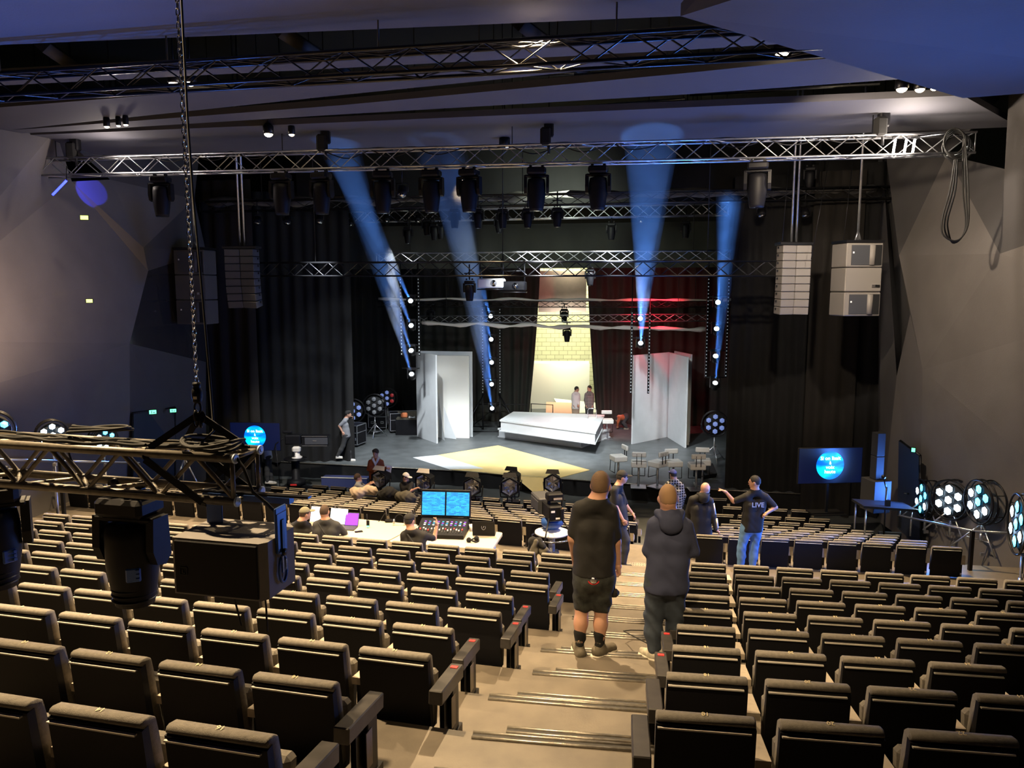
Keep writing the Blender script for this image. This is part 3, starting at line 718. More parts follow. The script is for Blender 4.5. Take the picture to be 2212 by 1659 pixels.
# ---- moving head fixture prototype (origin at clamp, hangs down)
def moving_head(sc=1,near=False):
    t=thing('moving_head_light','x','stage light'); 
    b=mb('black_plastic'); b.box((0,0,-.10),(.36*sc,.26*sc,.13*sc),bev=.03*sc)
    for x in(-.11,.11): b.box((x*sc,0,-.015),(.05*sc,.06*sc,.06*sc)); 
    b.build('base',None,t)
    b=mb('black_plastic')
    for s_ in(-1,1): b.prism([(-.07*sc,-.17*sc),(.07*sc,-.17*sc),(.085*sc,-.46*sc),(.03*sc,-.52*sc),(-.05*sc,-.50*sc),(-.085*sc,-.40*sc)],0,s_*.205*sc-.028*sc,s_*.205*sc+.028*sc)
    b.box((0,0,-.185*sc),(.44*sc,.16*sc,.045*sc),bev=.015*sc); b.build('yoke',None,t)
    b=mb('black_plastic'); N=24 if near else 14
    b.lathe((0,0,-.22*sc),[(.10*sc,0),(.155*sc,-.02*sc),(.168*sc,-.10*sc),(.17*sc,-.30*sc),(.155*sc,-.42*sc),(.135*sc,-.55*sc),(.125*sc,-.60*sc),(.105*sc,-.60*sc)],n=N,sx=1,sy=.9)
    h=b.build('head',None,t)
    l=mb('chrome'); l.lathe((0,0,-.80*sc),[(.11*sc,0),(.07*sc,-.02*sc),(.0,-.028*sc)],n=N); l.build('lens',None,h)
    if near:
        l=mb('black_metal'); 
        for z in(-.70,-.74,-.78): l.lathe((0,0,z*sc),[(.136*sc,0),(.142*sc,.006),(.136*sc,.012)],n=24)
        l.build('lens_ring',None,h)
        l=mb('blue_paint'); l.box((.10*sc,-.118*sc,-.56*sc),(.09*sc,.02,.10*sc),rot=(0,0,R(35)),bev=.008); 
        for i in range(3): l.box((.13*sc,-.115*sc,(-.53-.03*i)*sc),(.02,.02,.02),rot=(0,0,R(35)))
        l.build('control_panel',None,t)
    return t
mh=moving_head(1.12)
def onB(x): # point on truss B axis at px x
    best=None
    for i in range(401):
        p=TB0.lerp(TB1,i/400); q=seen(p,p.z)
        if best is None or abs(q[0]-x)<best[0]: best=(abs(q[0]-x),p)
    return best[1]
names=['first','second','third','fourth','fifth','sixth','seventh','eighth','ninth']
mhx=(351,609,699,830,931,1013,1158,1291,1634)
for i,x in enumerate(mhx):
    p=onB(x)+Vector((0,-.18,-.25)); dup(mh,p,-R(9+(i%3)*8-6),f'big black moving head hanging from the main truss, {names[i]} from the left','big moving heads on the main truss')
# smaller heads further back
sm=moving_head(.72)
for i,(x,y,D,dr,lab) in enumerate(((881,487,25.5,.3,'below the rear truss at the left blue beam'),(922,470,25.6,.2,'left of a tight cluster near the second blue beam'),(938,480,25.4,.25,'middle of the tight cluster near the second blue beam'),(952,478,25.5,.25,'right of the tight cluster near the second blue beam'),
     (982,447,21.6,.38,'just left of the second blue beam'),(1033,447,21.5,.38,'just right of the second blue beam'),(1078,464,25.3,.16,'half hidden behind its neighbour left of centre'),(1086,447,21.4,.38,'third of the evenly spaced row under the second truss'),(1140,446,21.4,.38,'fourth of the evenly spaced row under the second truss'),(1204,444,21.3,.38,'fifth of the evenly spaced row under the second truss'),
     (1321,478,24.8,.3,'alone right of centre in front of the grey cloth'),(1482,474,24.6,.3,'alone near the right end in front of the grey cloth'),
     (1014,602,20.5,.38,'hanging from the long black truss beside the projector'),(1275,577,24.7,.18,'the one behind the long truss above the pink screen'),(1219,664,29.7,.16,'upper one of the pair over the rear opening'),(1225,705,29.4,.2,'lower one of the pair over the rear opening'),(930,666,30.2,.16,'dark one on the upper rear truss at left'),(1750,357,20.2,4.2,'dim one above the right line array, behind the main truss'))):
    p=U(x,y,D=D); d=dup(sm,p,R(-12),'small black moving head, '+lab,'small moving heads')
    b=mb('black_metal'); b.tube((0,0,-.03),(0,0,dr),.02,n=6); b.tube((-.14,0,.14),(.14,0,.14),.018,n=6); b.build('clamp',None,d)
for p in (mh,sm):
    for c in list(p.children_recursive): bpy.data.objects.remove(c)
    bpy.data.objects.remove(p)
# small par lamps under the cloth truss
def par(label,p,rz=0,s=1):
    t=thing('par_spotlight',label,'stage light',p,rz,'small spotlights under the second truss')
    b=mb('black_plastic'); b.lathe((0,0,-.22*s),[(.06*s,-.10*s),(.10*s,-.08*s),(.115*s,.06*s),(.105*s,.12*s)],(0,-.6,-1),n=12); b.build('lamp_body',None,t)
    b=mb('black_metal'); b.tube((-.13*s,0,-.06*s),(-.13*s,0,-.24*s),.012); b.tube((.13*s,0,-.06*s),(.13*s,0,-.24*s),.012); b.tube((-.13*s,0,-.06*s),(.13*s,0,-.06*s),.012); b.tube((0,0,-.06*s),(0,0,.42*s),.015); b.build('bracket',None,t)
    b=mb('chrome'); b.lathe((0,-.06*s,-.33*s),[(.09*s,0),(0,.02)],(0,-.6,-1),n=12); b.build('lens',None,t)
for x,y,D,lab in ((556,459,23.1,'leftmost, left of the second big head'),(620,459,22.9,'just below the second big head'),(689,457,22.8,'just below the third big head'),(757,466,26.3,'by the upper end of the left blue beam'),(868,390,16.9,'between third and fourth big heads'),(1646,440,20.6,'just below the ninth big head'),(1740,440,20.4,'right of the ninth big head'),(835,457,25.9,'below the fourth big head'),(903,457,25.8,'left of the fifth big head'),(1385,457,24.6,'left of the third blue beam'),(1567,436,25.3,'at the right end of the rear truss')):
    par('small black spotlight, '+lab,U(x,y,D=D))
# ---- chain hoists sitting on the main truss
def hoist(label,x,D,dy):
    p=onB(x)+Vector((0,-.1,.19)); t=thing('chain_hoist',label,'hoist',p)
    b=mb('black_plastic'); b.box((0,0,.30),(.20,.18,.30),bev=.03); b.box((.05,0,.55),(.22,.2,.2),bev=.03); b.build('motor_body',None,t)
    b=mb('black_cloth'); b.box((-.07,-.03,.16),(.22,.2,.36),bev=.04); b.build('chain_bag',None,t)
    b=mb('shell_edge'); b.box((.13,-.106,.565),(.10,.012,.06),bev=.005); b.build('label_plate',None,t,'pale label plate on the motor')
    b=mb('black_metal'); b.tube((0,0,.6),(0,0,4.4),.012,n=6); b.tube((0,0,-.19),(0,0,.2),.03); b.build('chain',None,t)
hoist('black chain hoist standing on the left end of the main truss',172,0,0)
hoist('black chain hoist on the main truss above the third big head',705,0,0)
hoist('black chain hoist on the main truss at the centre of the room',1183,0,0)
hoist('black chain hoist on the main truss near its bright right end',1900,0,0)
# bright lamps shining at right end of main truss and left end
for x,lab,c in ((1330+600,'glowing white lamp inside the right end of the main truss',1),(1955,'second glowing white lamp inside the right end of the main truss',1),(1975,'third glowing white lamp inside the right end of the main truss',1)):
    p=onB(x); t=thing('strip_lamp',lab,'lamp',p); b=mb('lamp_white_glow') if 'lamp_white_glow' in M else None
    if b is None: mat('lamp_white_glow',(1,1,1),.5,emit=(1,.93,.85),es=25); b=mb('lamp_white_glow')
    b.tube((0,0,-.14),(.03,0,.12),.022,n=8); b.build('tube',None,t); b=mb('black_metal'); b.box((0,0,.15),(.06,.05,.05)); b.box((0,0,-.16),(.06,.05,.05)); b.build('socket',None,t)
p=onB(1945); lamp('POINT',p+Vector((0,-.35,-.05)),None,160,(1,.85,.7),.08)
p=onB(260); lamp('POINT',p+Vector((0,-.35,.0)),None,60,(1,.85,.75),.08)
# blue beam bar at the left end of the main truss
mat('blue_glow',(.05,.05,1),.4,emit=(.02,.03,1),es=9)
t=thing('blue_light_bar','short glowing blue light bar under the left end of the main truss','lamp',U(128,404,D=17)); b=mb('blue_glow'); b.tube((-.16,0,-.17),(.17,0,.14),.025); b.build('tube',None,t); b=mb('black_metal'); b.tube((.17,0,.14),(.2,0,.45),.012); b.build('bracket',None,t)
lamp('SPOT',U(215,372,D=18.3),U(196,408,D=19.6),500,(.05,.06,1),.02,24,.05)
# ---- hanging cable loop on the right
b=mb('rubber'); 
for k,(dx,dd) in enumerate(((0,0),(6,.05),(12,.1))):
    P=[U(2062+dx*.5,345,D=14.6+dd),U(2052+dx,410,D=14.6+dd),U(2036+dx,470,D=14.6+dd),U(2036+dx,505-dx*.6,D=14.6+dd),U(2058,520+dx*.4,D=14.6+dd),U(2078,512,D=14.6+dd),U(2092-dx*.5,480,D=14.6+dd),U(2092-dx,410,D=14.6+dd),U(2085-dx*.4,300,D=14.6+dd)]
    Q=[]
    for i in range(len(P)-1):
        for s_ in range(5):
            t_=s_/5; a_=P[max(i-1,0)];b_=P[i];c_=P[i+1];d_=P[min(i+2,len(P)-1)]
            Q.append(.5*((2*b_)+(c_-a_)*t_+(2*a_-5*b_+4*c_-d_)*t_*t_+(3*b_-a_-3*c_+d_)*t_**3))
    b.path(Q+[P[-1]],.016,6)
tag(b.build('cable_loop'),'black cable bundle looping down from the right end of the main truss','cable')
b=mb('rubber')
for i in range(6):
    c=onB(2040+i*5)+Vector((0,-.25,0)); b.path([c+Vector((.2*math.cos(a)*(1+.1*i),.05*i-.1,.24*math.sin(a)-.02*i)) for a in [2*PI*k/16 for k in range(16)]],.014,5,True)
tag(b.build('cable_coil'),'black coiled cables hung over the right end of the main truss','cable')
# wires draped along main truss
b=mb('rubber')
for j in range(3):
    Q=[]
    for i in range(160):
        t_=i/159; q=TB0.lerp(TB1,.05+.9*t_); Q.append(q+Vector((0,-.1+.05*j,.20+.012*math.sin(i*.9+j)+.02*math.sin(i*.21+2*j)-(.14 if (i//9+j)%4==0 else 0)*abs(math.sin(i*PI/9)))))
    b.path(Q,.012,5)
tag(b.build('cable_run'),'black cables running along the top of the main truss','cable')
b=mb('rubber'); TA0=U(-120,196,z=CZ+2.78);TA1=U(1790,82,z=CZ+2.78)
for j in range(2):
    b.path([TA0.lerp(TA1,.1+.8*i/120)+Vector((0,.1*j-.05,.155+.015*math.sin(i*.7+j))) for i in range(121)],.012,5)
tag(b.build('cable_run'),'black cables running along the top of the nearest ceiling truss','cable')
# ---- line arrays and subwoofers
mat('speaker_grille',(.035,.037,.044),.6,bump=.2,bscale=400); mat('speaker_warm_lit',(.17,.155,.14),.6)  # tan tone is warm light painted into the right-hand cabinets
def line_array(label,x0,y0,x1,y1,D,n,curve,rz,polex,poley,mn='speaker_grille'):
    c=U((x0+x1)/2,y0,D=D); w=(x1-x0)/FPX*D; h=(y1-y0)/FPX*D
    t=thing('line_array',label,'loudspeaker',c,rz); mh_=h/n; z=0; ang=0; yy=0
    for i in range(n):
        ang=curve*(i/(n-1))**2; m_=thing('array_module','x','x'); del m_['label']; del m_['category']; m_.parent=t; m_.location=(0,yy,z-mh_/2); m_.rotation_euler=(ang,0,0)
        for s_ in(-1,1):
            b=mb(mn); b.box((s_*w*.255,.02,0),(w*.46,.30,mh_*.93),rot=(0,0,s_*R(-8)),bev=.012); b.build('cabinet_half',None,m_)
        b=mb('black_metal'); b.box((0,.08,0),(.06,.2,mh_*.9)); 
        for s_ in(-1,1): b.box((s_*(w/2+.006),.05,mh_*.2),(.02,.05,.05)); 
        b.build('rigging_plate',None,m_)
        z-=mh_*math.cos(ang)*.99; yy+=-mh_*math.sin(ang)*-1*.0+mh_*math.sin(ang)
    b=mb('black_metal'); b.box((0,.05,.04),(w*1.08,.36,.07),bev=.01); b.build('top_frame',None,t)
    b=mb('alu'); zz=U(polex,poley,D=D).z-c.z; 
    for dx in(-.06,.06): b.tube((dx,.08,.06),(dx,.08,CZ+7.49-c.z),.025,n=8)
    b.build('suspension_pole',None,t)
    return t
line_array('black line array left of the stage, curving backwards at its foot, on two poles',485,538,556,665,20.2,8,R(14),R(-6),0,0)
line_array('tall tan-grey line array right of the stage hanging on twin poles',1683,530,1752,680,18.6,9,R(5),R(4),0,0,'speaker_warm_lit')
def subs(label,x0,y0,x1,y1,D,rz,mn):
    c=U((x0+x1)/2,y0,D=D); w=(x1-x0)/FPX*D; h=(y1-y0)/FPX*D/3; t=thing('subwoofer_stack',label,'loudspeaker',c,rz)
    for i in range(3):
        z=-h*(i+.5); b=mb(mn); b.box((0,0,z),(w,.7,h*.97),bev=.02); o=b.build('subwoofer',None,t)
        if i!=1:
            b=mb('speaker_grille'); b.box((-w*.12,-.355,z),(w*.5,.02,h*.80)); b.build('grille',None,o)
            b=mb('void_black'); b.box((w*.33,-.353,z),(w*.26,.02,h*.82)); b.use(mn); b.lathe((w*.20,-.33,z-h*.40),[(.08,0),(.08,h*.8)],n=10); b.build('port',None,o)
            b=mb('paper'); b.box((-w*.32,-.368,z+h*.1),(.035,.006,.04)); b.build('badge',None,o)
        else:
            b=mb('chrome'); b.box((w*.3,-.36,z-h*.25),(.12,.02,.06)); b.use('black_metal'); b.box((w*.38,-.37,z-h*.25),(.1,.03,.05)); b.build('hinge',None,o)
    b=mb('black_metal'); b.box((0,0,.03),(w*1.04,.72,.06)); b.build('top_frame',None,t)
    b=mb('alu'); 
    b.tube((0,0,.06),(0,0,CZ+7.49-c.z),.028,n=8); b.tube((-.07,0,.06),(0,0,.3),.02); b.tube((.07,0,.06),(0,0,.3),.02); b.build('suspension_pole',None,t)
subs('stack of three tan-grey subwoofer cabinets hanging at the right wall',1812,526,1893,682,18.2,R(5),'speaker_warm_lit')
subs('dim stack of three subwoofer cabinets hanging beside the left wall',386,540,455,700,22.6,R(-8),'wall_dark')  # same cabinets in a darker colour, shade painted in
# thin guy wires right
b=mb('black_metal')
for x0,y0,x1,y1,D in ((1790,350,1752,560,18),(1706,330,1690,520,18),(1842,350,1822,520,18)): b.tube(U(x0,y0,D=D),U(x1,y1,D=D),.008,n=4)
tag(b.build('guy_wire'),'thin black slanting wires around the right speakers','wire')
# ---- vertical lamp ladders with beam lights
mat('lens_hot',(1,1,1),.3,emit=(.75,.88,1),es=16); mat('led_dot',(.5,.55,.6),.4,emit=(.6,.7,.8),es=.25)
mat('haze_blue',(1,1,1),1)
nt=M['haze_blue'].node_tree; nt.nodes.remove(nt.nodes['Principled BSDF']); vs=nt.nodes.new('ShaderNodeVolumeScatter'); vs.inputs['Density'].default_value=.14; vs.inputs['Color'].default_value=(.9,.95,1,1); vs.inputs['Anisotropy'].default_value=.2
nt.links.new(vs.outputs[0],nt.nodes['Material Output'].inputs['Volume'])
nz=nt.nodes.new('ShaderNodeTexNoise'); nz.inputs['Scale'].default_value=1.3; nz.inputs['Detail'].default_value=3; tc=nt.nodes.new('ShaderNodeTexCoord'); nt.links.new(tc.outputs['Object'],nz.inputs['Vector'])
mr=nt.nodes.new('ShaderNodeMapRange'); mr.inputs['From Min'].default_value=.3; mr.inputs['From Max'].default_value=.7; mr.inputs['To Min'].default_value=.05; mr.inputs['To Max'].default_value=.2; nt.links.new(nz.outputs['Fac'],mr.inputs[0]); nt.links.new(mr.outputs[0],vs.inputs['Density'])
def ladder(label,xl,xr,y0,y1,D,heads,targets,legs=False):
    t=thing('lamp_ladder',label,'lamp ladder',U((xl+xr)/2,y1,D=D)); o0=t.location.copy()
    for x in(xl,xr):
        b=mb('black_metal'); p=U(x,y1,D=D)-o0; top=U(x,y0,D=D).z-o0.z; b.box((p.x,p.y,top/2),(.07,.07,top)); b.use('led_dot'); n=min(int(top/.12),40)
        for i in range(n): b.box((p.x,p.y-.036,top*(i+.5)/n),(.03,.01,.03))
        b.build('led_post',None,t)
    b=mb('black_metal'); pl=U(xl,y1,D=D)-o0; pr=U(xr,y1,D=D)-o0
    for (hx,hy) in heads: z=U(hx,hy-12,D=D).z-o0.z; b.tube((pl.x,pl.y,z),(pr.x,pr.y,z),.022,n=5)
    b.build('rungs',None,t)
    b=mb('black_metal')
    if legs:
        zf=ZS-o0.z
        for s_ in(-1,1):
            for d_ in(-1,1): b.tube((s_*.3,0,0),(s_*1.2,d_*.6,zf),.03); 
        b.tube((-1.2,-.6,zf+.02),(1.2,-.6,zf+.02),.025); b.tube((-1.2,.6,zf+.02),(1.2,.6,zf+.02),.025); b.tube((pl.x,pl.y,0),(pl.x,pl.y,zf),.03); b.tube((pr.x,pr.y,0),(pr.x,pr.y,zf),.03)
    else:
        zt=U(xl,560,D=D).z-o0.z; b.tube((pl.x,pl.y,0),(pl.x,pl.y,zt),.02); b.tube((pr.x,pr.y,0),(pr.x,pr.y,zt),.02)
    b.build('frame_tube',None,t)
def beamlamp(label,x,y,D,tx,ty,tD,power=900,beam=True,ang=3.4):
    p=U(x,y,D=D); T=U(tx,ty,D=tD); d=(T-p); L=d.length; d.normalize()
    t=thing('beam_light',label,'stage light',p)
    b=mb('black_plastic'); b.lathe(-d*.02,[(.06,-.30),(.11,-.27),(.13,-.10),(.13,0),(.115,.01)],d,n=14); b.build('head',None,t)
    b=mb('black_metal'); b.box((-.15,.05,.0),(.03,.12,.34)); b.box((.15,.05,.0),(.03,.12,.34)); b.box((0,.05,-.0+.19),(.33,.14,.08)); b.build('yoke',None,t)
    b=mb('lens_hot'); b.lathe(-d*.0,[(.085,0),(.05,.02),(0,.028)],d,n=14); b.build('lens',None,t)
    if beam:
        r0=.045; r1=r0+math.tan(R(ang)/2)*L
        c=mb('haze_blue'); c.lathe(d*.05,[(r0,0),(r1,L)],d,n=24); o=c.build('haze_beam'); o.location=p
        tag(o,'blue light beam in haze rising from the '+label.replace('white-hot beam light, ','lamp '),'light beam',None,'stuff')
        lamp('SPOT',p+d*.04,T,power,(.09,.30,1),.03,ang*1.25,.35)
TW=[('lamp ladder at the left of the set above the left book',868,906,600,768,28.5,[(887,650),(888,703),(888,757),(889,808)],False),
    ('lamp ladder left of the platform standing on splayed legs',1043,1080,665,850,32.5,[(1060,683),(1061,733),(1062,783),(1062,830),(1063,882)],True),
    ('lamp ladder behind the right book',1362,1400,672,850,28.5,[(1383,688),(1384,741)],False),
    ('lamp ladder beside the right black curtain',1524,1567,600,815,26.5,[(1551,653),(1548,710),(1546,769),(1545,827)],False)]
TG=[(735,330,18.5),(945,330,18.5),(1410,300,17.5),(1573,425,20.5)]
for (lab,xl,xr,y0,y1,D,hd,lg),(tx,ty,tD) in zip(TW,TG):
    ladder('black '+lab,xl,xr,y0,y1,D,hd,None,lg)
    for i,(hx,hy) in enumerate(hd):
        beamlamp(f'white-hot beam light, {ORD[i]} from the top on the '+('left ladder','ladder by the platform','ladder behind the right book','ladder by the right curtain')[TW.index((lab,xl,xr,y0,y1,D,hd,lg))],hx,hy,D-.25,tx+(i-1)*7,ty+i*4,tD,(5000,5000,8000,5000)[TW.index((lab,xl,xr,y0,y1,D,hd,lg))],True,3.6 if tx!=1410 else 5.5)
# projectors under long truss
for i,(x,y,w) in enumerate(((1062,612,56),(1108,618,56))):
    D=21.5; p=U(x,y,D=D); s_=w/FPX*D; t=thing('projector',('pale-topped' if i==0 else 'black')+' video projector hanging under the long truss, '+('left' if i==0 else 'right')+' of the two','projector',p,R(-8))
    b=mb('white_plastic' if i==0 else 'black_plastic'); b.box((0,0,0),(s_,.5,.26),bev=.03); b.build('casing',None,t)
    b=mb('black_metal'); 
    for sx in(-1,1): b.tube((sx*s_*.45,0,.1),(sx*s_*.45,0,.75),.02); b.tube((sx*s_*.5,-.25,-.17),(sx*s_*.5,.25,-.17),.015)
    b.tube((-s_*.5,-.25,-.17),(s_*.5,-.25,-.17),.015); b.tube((-s_*.45,0,.42),(s_*.45,0,.42),.02); b.build('cage',None,t)
    b=mb('chrome'); b.lathe((.1,-.26,0),[(.09,0),(.0,.03)],(0,-1,0),n=12); b.build('lens',None,t)
lamp('SPOT',U(1440,640,D=27.6),U(1410,678,D=29.3),420,(1,.02,.05),.1,105,.9)
lamp('SPOT',U(1330,640,D=30.5),U(1380,925,D=32.5),700,(1,.10,.12),.1,60,.8)
lamp('SPOT',U(1150,560,D=26),U(1200,900,D=29.5),500,(1,.25,.3),.1,28,.8)
# ================================================================ people (smooth implicit bodies)
def capsule(P,a,b,ra,rb,k1=None):
    a=np.array(a);b=np.array(b); d=b-a; L=d@d+1e-9; t=np.clip(((P-a)@d)/L,0,1); q=a+t[:,None]*d
    return np.linalg.norm(P-q,axis=1)-(ra+(rb-ra)*t)
def ellip(P,c,r,Rm):  # Rm rows = local axes
    q=(P-np.array(c))@Rm.T/np.array(r); n=np.linalg.norm(q,axis=1); g=np.linalg.norm(q/np.array(r),axis=1)+1e-9
    return n*(n-1)/g
def smin(a,b,k):
    h=np.clip(.5+.5*(b-a)/k,0,1); return b*(1-h)+a*h-k*h*(1-h)
def nets(fn,lo,hi,vx,mn,name,smooth=1):
    lo=np.array(lo);hi=np.array(hi); n=np.maximum(np.ceil((hi-lo)/vx).astype(int)+1,3)
    g=np.stack(np.meshgrid(*[lo[i]+np.arange(n[i])*vx for i in range(3)],indexing='ij'),-1); f=fn(g.reshape(-1,3)).reshape(n)
    s=f<0; c=n-1
    cor=[(i,j,k) for i in(0,1) for j in(0,1) for k in(0,1)]
    def sub(A,o): return A[o[0]:o[0]+c[0],o[1]:o[1]+c[1],o[2]:o[2]+c[2]]
    cnt=sum(sub(s,o).astype(int) for o in cor); act=(cnt>0)&(cnt<8)
    if not act.any(): return None
    idx=-np.ones(c,int); idx[act]=np.arange(act.sum())
    acc=np.zeros(act.shape+(3,));w=np.zeros(act.shape)
    for a in cor:
        for ax in range(3):
            if a[ax]==1: continue
            b=list(a);b[ax]=1;b=tuple(b); fa=sub(f,a);fb=sub(f,b); cr=(fa<0)!=(fb<0); t=np.where(cr,fa/(fa-fb+1e-12),0)
            p=np.zeros(act.shape+(3,)); 
            for q in range(3): p[...,q]=a[q]
            p[...,ax]=t; acc+=p*cr[...,None]; w+=cr
    V=(acc/np.maximum(w,1)[...,None])[act]; base=np.argwhere(act); V=lo+(base+V)*vx
    F=[]
    for ax in range(3):
        u,v=(ax+1)%3,(ax+2)%3
        sl=[slice(None)]*3; A=s.take(range(0,n[ax]-1),axis=ax); B=s.take(range(1,n[ax]),axis=ax); e=np.argwhere(A!=B)
        e=e[(e[:,u]>0)&(e[:,v]>0)&(e[:,u]<c[u])&(e[:,v]<c[v])]
        if len(e)==0: continue
        def I(du,dv):
            q=e.copy();q[:,u]-=du;q[:,v]-=dv; return idx[q[:,0],q[:,1],q[:,2]]
        Q=np.stack([I(0,0),I(1,0),I(1,1),I(0,1)],1); flip=A[e[:,0],e[:,1],e[:,2]]; Q[~flip]=Q[~flip][:,::-1]; F.append(Q)
    F=np.concatenate(F); F=F[(F>=0).all(1)]
    me=bpy.data.meshes.new(name); me.from_pydata(V.tolist(),[],F.tolist()); me.materials.append(M[mn])
    me.polygons.foreach_set('use_smooth',[True]*len(F)); me.update()
    return me
def union(prims,k=.03,extra=0):
    def fn(P):
        d=None
        for pr in prims:
            if pr[0]=='c': e=capsule(P,*pr[1:5])
            else: e=ellip(P,*pr[1:4])
            kk=pr[-1] if isinstance(pr[-1],dict) else {}
            e=e-extra; d=e if d is None else smin(d,e,kk.get('k',k))
        return d
    return fn
def bbox(prims,pad):
    lo=np.full(3,1e9);hi=-lo
    for pr in prims:
        if pr[0]=='c': L=[(np.array(pr[1]),pr[3]),(np.array(pr[2]),pr[4])]
        else: L=[(np.array(pr[1]),max(pr[2]))]
        for c,r in L: lo=np.minimum(lo,c-r);hi=np.maximum(hi,c+r)
    return lo-pad,hi+pad
mat('shirt_black',(.009,.0085,.0085),.85,bump=.3,bscale=14); mat('hood_navy',(.035,.042,.085),.9,bump=.35,bscale=12)
mat('jean_dark',(.045,.06,.085),.85,noise=.35,nscale=9,bump=.3,bscale=14); mat('jean_blue',(.12,.25,.48),.85,noise=.3,nscale=9,bump=.25,bscale=16)
mat('camo_short',(.045,.05,.045),.85,noise=.88,nscale=11,bump=.3,bscale=16); mat('shoe_brown',(.12,.10,.07),.8,noise=.3,nscale=30); mat('shoe_cream',(.5,.46,.36),.8,noise=.3,nscale=30)
mat('sole_white',(.6,.55,.45),.6); mat('rust_jacket',(.30,.075,.025),.85,bump=.2,bscale=20); mat('grey_shirt',(.20,.205,.22),.9); mat('trouser_dark',(.035,.036,.038),.9)
mat('trouser_beige',(.35,.27,.20),.9); mat('white_shirt',(.6,.58,.56),.9); mat('cap_khaki',(.16,.15,.10),.9); mat('cap_blue',(.04,.05,.16),.9); mat('olive',(.07,.062,.045),.9,noise=.3,nscale=10)
mat('navy',(.03,.04,.13),.9); mat('orange_band',(.65,.20,.08),.9); mat('light_grey_blue',(.40,.45,.55),.9); mat('eye_dark',(.02,.015,.01),.3); mat('lip',(.35,.12,.10),.6); mat('hivis_green',(.1,.85,.12),.5,emit=(.05,.6,.05),es=.0)
mat('hair_light',(.26,.155,.08),.8); mat('hair_mid',(.11,.065,.035),.8,bump=.4,bscale=120); mat('plaid',(.03,.03,.03),.9)
nt=M['plaid'].node_tree; tc=nt.nodes.new('ShaderNodeTexCoord'); sx=nt.nodes.new('ShaderNodeSeparateXYZ'); nt.links.new(tc.outputs['Object'],sx.inputs[0]); ms=[]
for ax in('X','Z'):
    m1=nt.nodes.new('ShaderNodeMath'); m1.operation='MULTIPLY'; m1.inputs[1].default_value=16; nt.links.new(sx.outputs[ax],m1.inputs[0])
    m2=nt.nodes.new('ShaderNodeMath'); m2.operation='FRACT'; nt.links.new(m1.outputs[0],m2.inputs[0]); m3=nt.nodes.new('ShaderNodeMath'); m3.operation='LESS_THAN'; m3.inputs[1].default_value=.22; nt.links.new(m2.outputs[0],m3.inputs[0]); ms.append(m3)
m4=nt.nodes.new('ShaderNodeMath'); m4.operation='MAXIMUM'; nt.links.new(ms[0].outputs[0],m4.inputs[0]); nt.links.new(ms[1].outputs[0],m4.inputs[1])
mx=nt.nodes.new('ShaderNodeMix'); mx.data_type='RGBA'; mx.inputs['A'].default_value=(.02,.02,.02,1); mx.inputs['B'].default_value=(.35,.34,.32,1); nt.links.new(m4.outputs[0],mx.inputs['Factor']); nt.links.new(mx.outputs['Result'],nt.nodes['Principled BSDF'].inputs['Base Color'])
def frame(f,up=(0,0,1)):
    f=np.array(f,float); f/=np.linalg.norm(f); up=np.array(up,float); r=np.cross(f,up); r/=np.linalg.norm(r); u=np.cross(r,f); return np.stack([r,f,u])  # rows: right, forward, up
def hand_prims(w,d,s,side,curl=.4,up=(0,0,1),point=False):
    # w wrist, d direction, palm normal from frame
    Rm=frame(d,up); r,f,u=Rm; w=np.array(w); P=[]
    c=w+f*.045*s; P.append(('c',w,w+f*.03*s,.026*s,.03*s,{'k':.012}))
    for i,o in enumerate((-.03,-.01,.01,.03)): P.append(('c',w+f*.02*s+r*o*.6*s,w+f*.085*s+r*o*s,.017*s,.0125*s,{'k':.010}))
    Ls=(.062,.074,.069,.052)
    for i,o in enumerate((-.031,-.0105,.0105,.031)):
        L=Ls[i if side>0 else 3-i]*s; cu=curl if not(point and i==(0 if side>0 else 3)) else .02
        a=w+f*.085*s+r*o*s; b=a+(f*math.cos(cu)-u*math.sin(cu))*L*.45; c2=b+(f*math.cos(cu*2.4)-u*math.sin(cu*2.4))*L*.33; e=c2+(f*math.cos(cu*3.2)-u*math.sin(cu*3.2))*L*.25
        for p,q,ra,rb in((a,b,.0098,.0092),(b,c2,.0092,.0085),(c2,e,.0085,.0070)): P.append(('c',p,q,ra*s,rb*s,{'k':.004}))
    tr=-r if side>0 else r
    a=w+f*.025*s+tr*.022*s; b=a+(f*.7+tr*.6-u*.25)*.042*s; e=b+(f*.95+tr*.15-u*.25)*.034*s
    P+= [('c',a,b,.016*s,.0115*s,{'k':.01}),('c',b,e,.0115*s,.0085*s,{'k':.004})]
    return P
